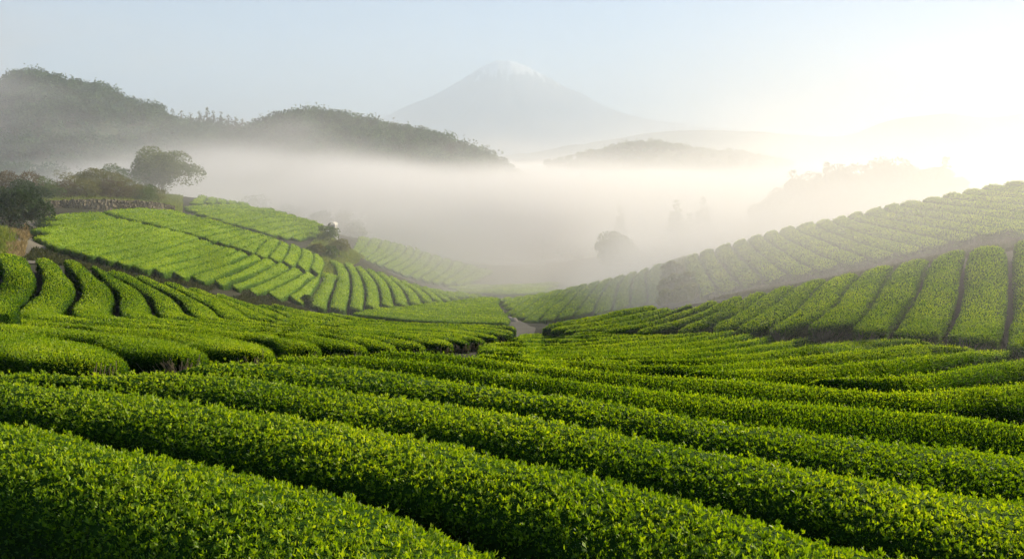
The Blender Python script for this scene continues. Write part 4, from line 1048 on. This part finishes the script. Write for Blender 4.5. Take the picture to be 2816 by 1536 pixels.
r = ramp(N_, [(0.0, (0.07, 0.08, 0.09)), (0.88, (0.10, 0.105, 0.12)), (1.0, (0.85, 0.87, 0.9))]); L_.new(ad.outputs[0], r.inputs[0])
r.color_ramp.elements[1].position = 0.9; r.color_ramp.elements[2].position = 1.0
dv = nd(N_, 'ShaderNodeMath', operation='MULTIPLY'); dv.inputs[1].default_value = 0.84; L_.new(ad.outputs[0], dv.inputs[0]); L_.new(dv.outputs[0], r.inputs[0])
pb = nd(N_, 'ShaderNodeBsdfPrincipled'); pb.inputs['Roughness'].default_value = 0.9; L_.new(r.outputs[0], pb.inputs['Base Color']); L_.new(pb.outputs[0], out.inputs[0])
M_MOUNT = m
MD = 15000.0
def mountain():
    nu, nv = 420, 160
    rp = [(300,450),(700,425),(900,372),(1010,338),(1060,318),(1120,290),(1190,262),(1260,222),(1320,185),(1352,170),(1372,163),(1386,166),(1402,164),(1420,170),(1450,182),(1500,208),(1560,240),(1600,256),(1650,285),(1700,305),(1750,320),(1800,330),(1880,338),(1960,348),(2060,358),(2150,364),(2240,372),(2310,374),(2360,362),(2420,342),(2480,326),(2550,316),(2600,311),(2660,322),(2720,324),(2780,318),(2816,312),(3000,300),(3400,330)]
    R_ = catmull(np.array([at(p[0], p[1], MD) for p in rp]), nu)
    v = np.linspace(-1, 1, nv); g = np.zeros((nu, nv, 3))
    for j, vv in enumerate(v):
        run = 5200*np.clip((R_[:, 2]+200)/1700, 0.25, 1)
        hz = R_[:, 2]+60
        prof = (1-abs(vv))**1.7
        g[:, j, 0] = R_[:, 0]; g[:, j, 1] = R_[:, 1]+vv*run; g[:, j, 2] = -60+hz*prof
        # the cone narrows towards its foot less than a ridge would
    G_ = g.reshape(-1, 3)
    an = G_*np.array([1, 1, 0.0]); c0 = np.array([(1385-W/2)/FPX*MD, MD, 0]); rel = an-c0; ang = np.arctan2(rel[:, 1], rel[:, 0])
    rad = np.linalg.norm(rel[:, :2], axis=1)
    gul = vnoise(np.stack([ang*9, rad*0.0006, 0*ang], 1), 1.0, 2)+0.5*vnoise(np.stack([ang*23, rad*0.001, 0*ang], 1), 1.0, 3)
    G_[:, 2] += gul*45*np.clip(rad/1500, 0, 1)*np.clip((G_[:, 2]+60)/400, 0, 1)*np.tile(np.clip(np.abs(v)*6, 0, 1), nu)
    i = np.arange(nu*nv).reshape(nu, nv); F = np.stack([i[:-1, :-1], i[1:, :-1], i[1:, 1:], i[:-1, 1:]], 2).reshape(-1, 4)
    o = link('mountain', mesh('mountain', G_, [F], (M_MOUNT,))); tag(o, 'faint snow streaked volcano cone with long foothills', kind='structure')
mountain()

hill('far_ridge', [(1250,450,6500),(1500,415,6500),(1650,390,6500),(1850,362,6500),(2050,364,6500),(2200,372,6500),(2310,374,6400),(2370,360,6200),(2430,340,6000),(2490,325,5900),(2560,316,5800),(2610,313,5800),(2660,321,5800),(2720,325,5800),(2780,317,5800),(2850,308,5800),(3000,300,5800),(3300,320,5800)],
   1500, 1500, -60, 'faint mountain ridge running off behind the sunny hillside', nu=160, nv=50, seed=21, noise=25, ns=320)
# ---------------------------------------------------------------- air
def box(name, x0, x1, y0, y1, z0, z1, mat):
    v = np.array([(x, y, z) for z in (z0, z1) for x, y in ((x0, y0), (x1, y0), (x1, y1), (x0, y1))], float)
    o = link(name, mesh(name, v, [np.array([(0, 3, 2, 1), (4, 5, 6, 7), (0, 1, 5, 4), (1, 2, 6, 5), (2, 3, 7, 6), (3, 0, 4, 7)])], (mat,), None, False)); return o
m, N_, L_ = newmat('haze_air')
out = nd(N_, 'ShaderNodeOutputMaterial'); pv = nd(N_, 'ShaderNodeVolumePrincipled')
pv.inputs['Color'].default_value = (0.50, 0.62, 0.78, 1); pv.inputs['Density'].default_value = HAZE_D; pv.inputs['Anisotropy'].default_value = 0.05
L_.new(pv.outputs[0], out.inputs['Volume'])
o = box('haze', -16000, 16000, -400, 22000, -38, 1800, m); tag(o, 'thin pale morning haze over the whole landscape', kind='stuff')

m, N_, L_ = newmat('fog_bank_air')
out = nd(N_, 'ShaderNodeOutputMaterial'); pv = nd(N_, 'ShaderNodeVolumePrincipled'); geo = nd(N_, 'ShaderNodeNewGeometry')
pv.inputs['Color'].default_value = (0.72, 0.735, 0.77, 1); pv.inputs['Anisotropy'].default_value = 0.40
def math_(op, a=None, b=None, c=None):
    n = nd(N_, 'ShaderNodeMath', operation=op)
    for i, x in enumerate((a, b, c)):
        if x is None: continue
        if isinstance(x, (int, float)): n.inputs[i].default_value = x
        else: L_.new(x, n.inputs[i])
    return n.outputs[0]
def smooth(x, a, b):
    n = nd(N_, 'ShaderNodeMapRange', interpolation_type='SMOOTHSTEP'); n.inputs['From Min'].default_value = a; n.inputs['From Max'].default_value = b; L_.new(x, n.inputs[0]); return n.outputs[0]
sx = nd(N_, 'ShaderNodeSeparateXYZ'); L_.new(geo.outputs['Position'], sx.inputs[0]); X_s, Y_s, Z_s = sx.outputs
mp = nd(N_, 'ShaderNodeMapping'); mp.inputs['Scale'].default_value = (0.011, 0.009, 0.045); L_.new(geo.outputs['Position'], mp.inputs[0])
no = nd(N_, 'ShaderNodeTexNoise'); no.inputs['Scale'].default_value = 1.0; no.inputs['Detail'].default_value = 2.5; L_.new(mp.outputs[0], no.inputs['Vector'])
nz = math_('SUBTRACT', no.outputs[0], 0.5)
gate = smooth(Y_s, 76, 190)
# top of the bank: low over the near valley, lifted towards the wooded hills
top = math_('MULTIPLY_ADD', smooth(Y_s, 110, 380), 8.0, -9.5)
top = math_('ADD', top, math_('MULTIPLY', nz, math_('MULTIPLY_ADD', smooth(Y_s, 180, 320), 14.0, 14.0)))
top = math_('ADD', top, math_('MULTIPLY', math_('MULTIPLY', smooth(X_s, -60, -200), smooth(Y_s, 130, 260)), -9.0))
top = math_('ADD', top, math_('MULTIPLY', smooth(Y_s, 190, 380), -13.0))
top = math_('ADD', top, math_('MULTIPLY', math_('MULTIPLY', smooth(X_s, 30, 70), smooth(Y_s, 90, 130)), math_('MULTIPLY_ADD', smooth(Y_s, 220, 420), -1.0, -1.0)))
top = math_('SUBTRACT', top, math_('MULTIPLY', math_('MULTIPLY', smooth(X_s, -80, 20), smooth(Y_s, 250, 420)), 17.0))
top = math_('ADD', top, math_('MULTIPLY', math_('MULTIPLY', math_('MULTIPLY', smooth(X_s, -20, -50), smooth(X_s, -100, -75)), smooth(Y_s, 100, 150)), math_('MULTIPLY_ADD', smooth(Y_s, 200, 300), -6.0, 6.0)))
dpt = math_('SUBTRACT', top, Z_s)
body = math_('MULTIPLY_ADD', smooth(Y_s, 200, 400), math_('SUBTRACT', smooth(dpt, -20, 16), smooth(dpt, -7, 9)), smooth(dpt, -7, 9))
d1n = math_('MAXIMUM', math_('MULTIPLY_ADD', nz, 4.2, 1.0), 0.15)
d1 = math_('MULTIPLY', math_('MULTIPLY', math_('MULTIPLY', body, gate), FOG_D), d1n)
ex = math_('EXPONENT', math_('MULTIPLY', Z_s, -0.045))
d2 = math_('MULTIPLY', math_('MULTIPLY', ex, smooth(Y_s, 12, 85)), FOG_T)
d2 = math_('MULTIPLY', d2, math_('MAXIMUM', math_('MULTIPLY_ADD', nz, 1.4, math_('MULTIPLY_ADD', smooth(Y_s, 130, 260), -0.72, 1.0)), 0.12))
fade = math_('MULTIPLY', smooth(Z_s, 75, 45), smooth(Y_s, 1480, 1250))
d3 = math_('MULTIPLY', math_('EXPONENT', math_('MULTIPLY', math_('ADD', Z_s, 5.0), -0.2)), 0.034)
d3 = math_('MULTIPLY', math_('MULTIPLY', d3, smooth(X_s, 4, 26)), math_('MULTIPLY', smooth(Y_s, 9, 34), smooth(Y_s, 125, 85)))
d4 = math_('MULTIPLY', math_('MULTIPLY', math_('MAXIMUM', math_('MULTIPLY_ADD', nz, 6.0, 0.35), 0.0), math_('MULTIPLY', smooth(X_s, -130, -210), smooth(Y_s, 210, 300))), math_('MULTIPLY', smooth(Y_s, 520, 400), 0.0030))
d1 = math_('ADD', d1, d4)
dd = math_('MULTIPLY', math_('ADD', math_('ADD', d1, d2), d3), fade)
L_.new(dd, pv.inputs['Density']); L_.new(pv.outputs[0], out.inputs['Volume'])
m.cycles.volume_step_rate = 1.0
FOGM = m
o = box('fog', -900, 900, 5, 1490, -37, 76, m); tag(o, 'bank of low morning fog filling the valley', 'fog', kind='stuff')
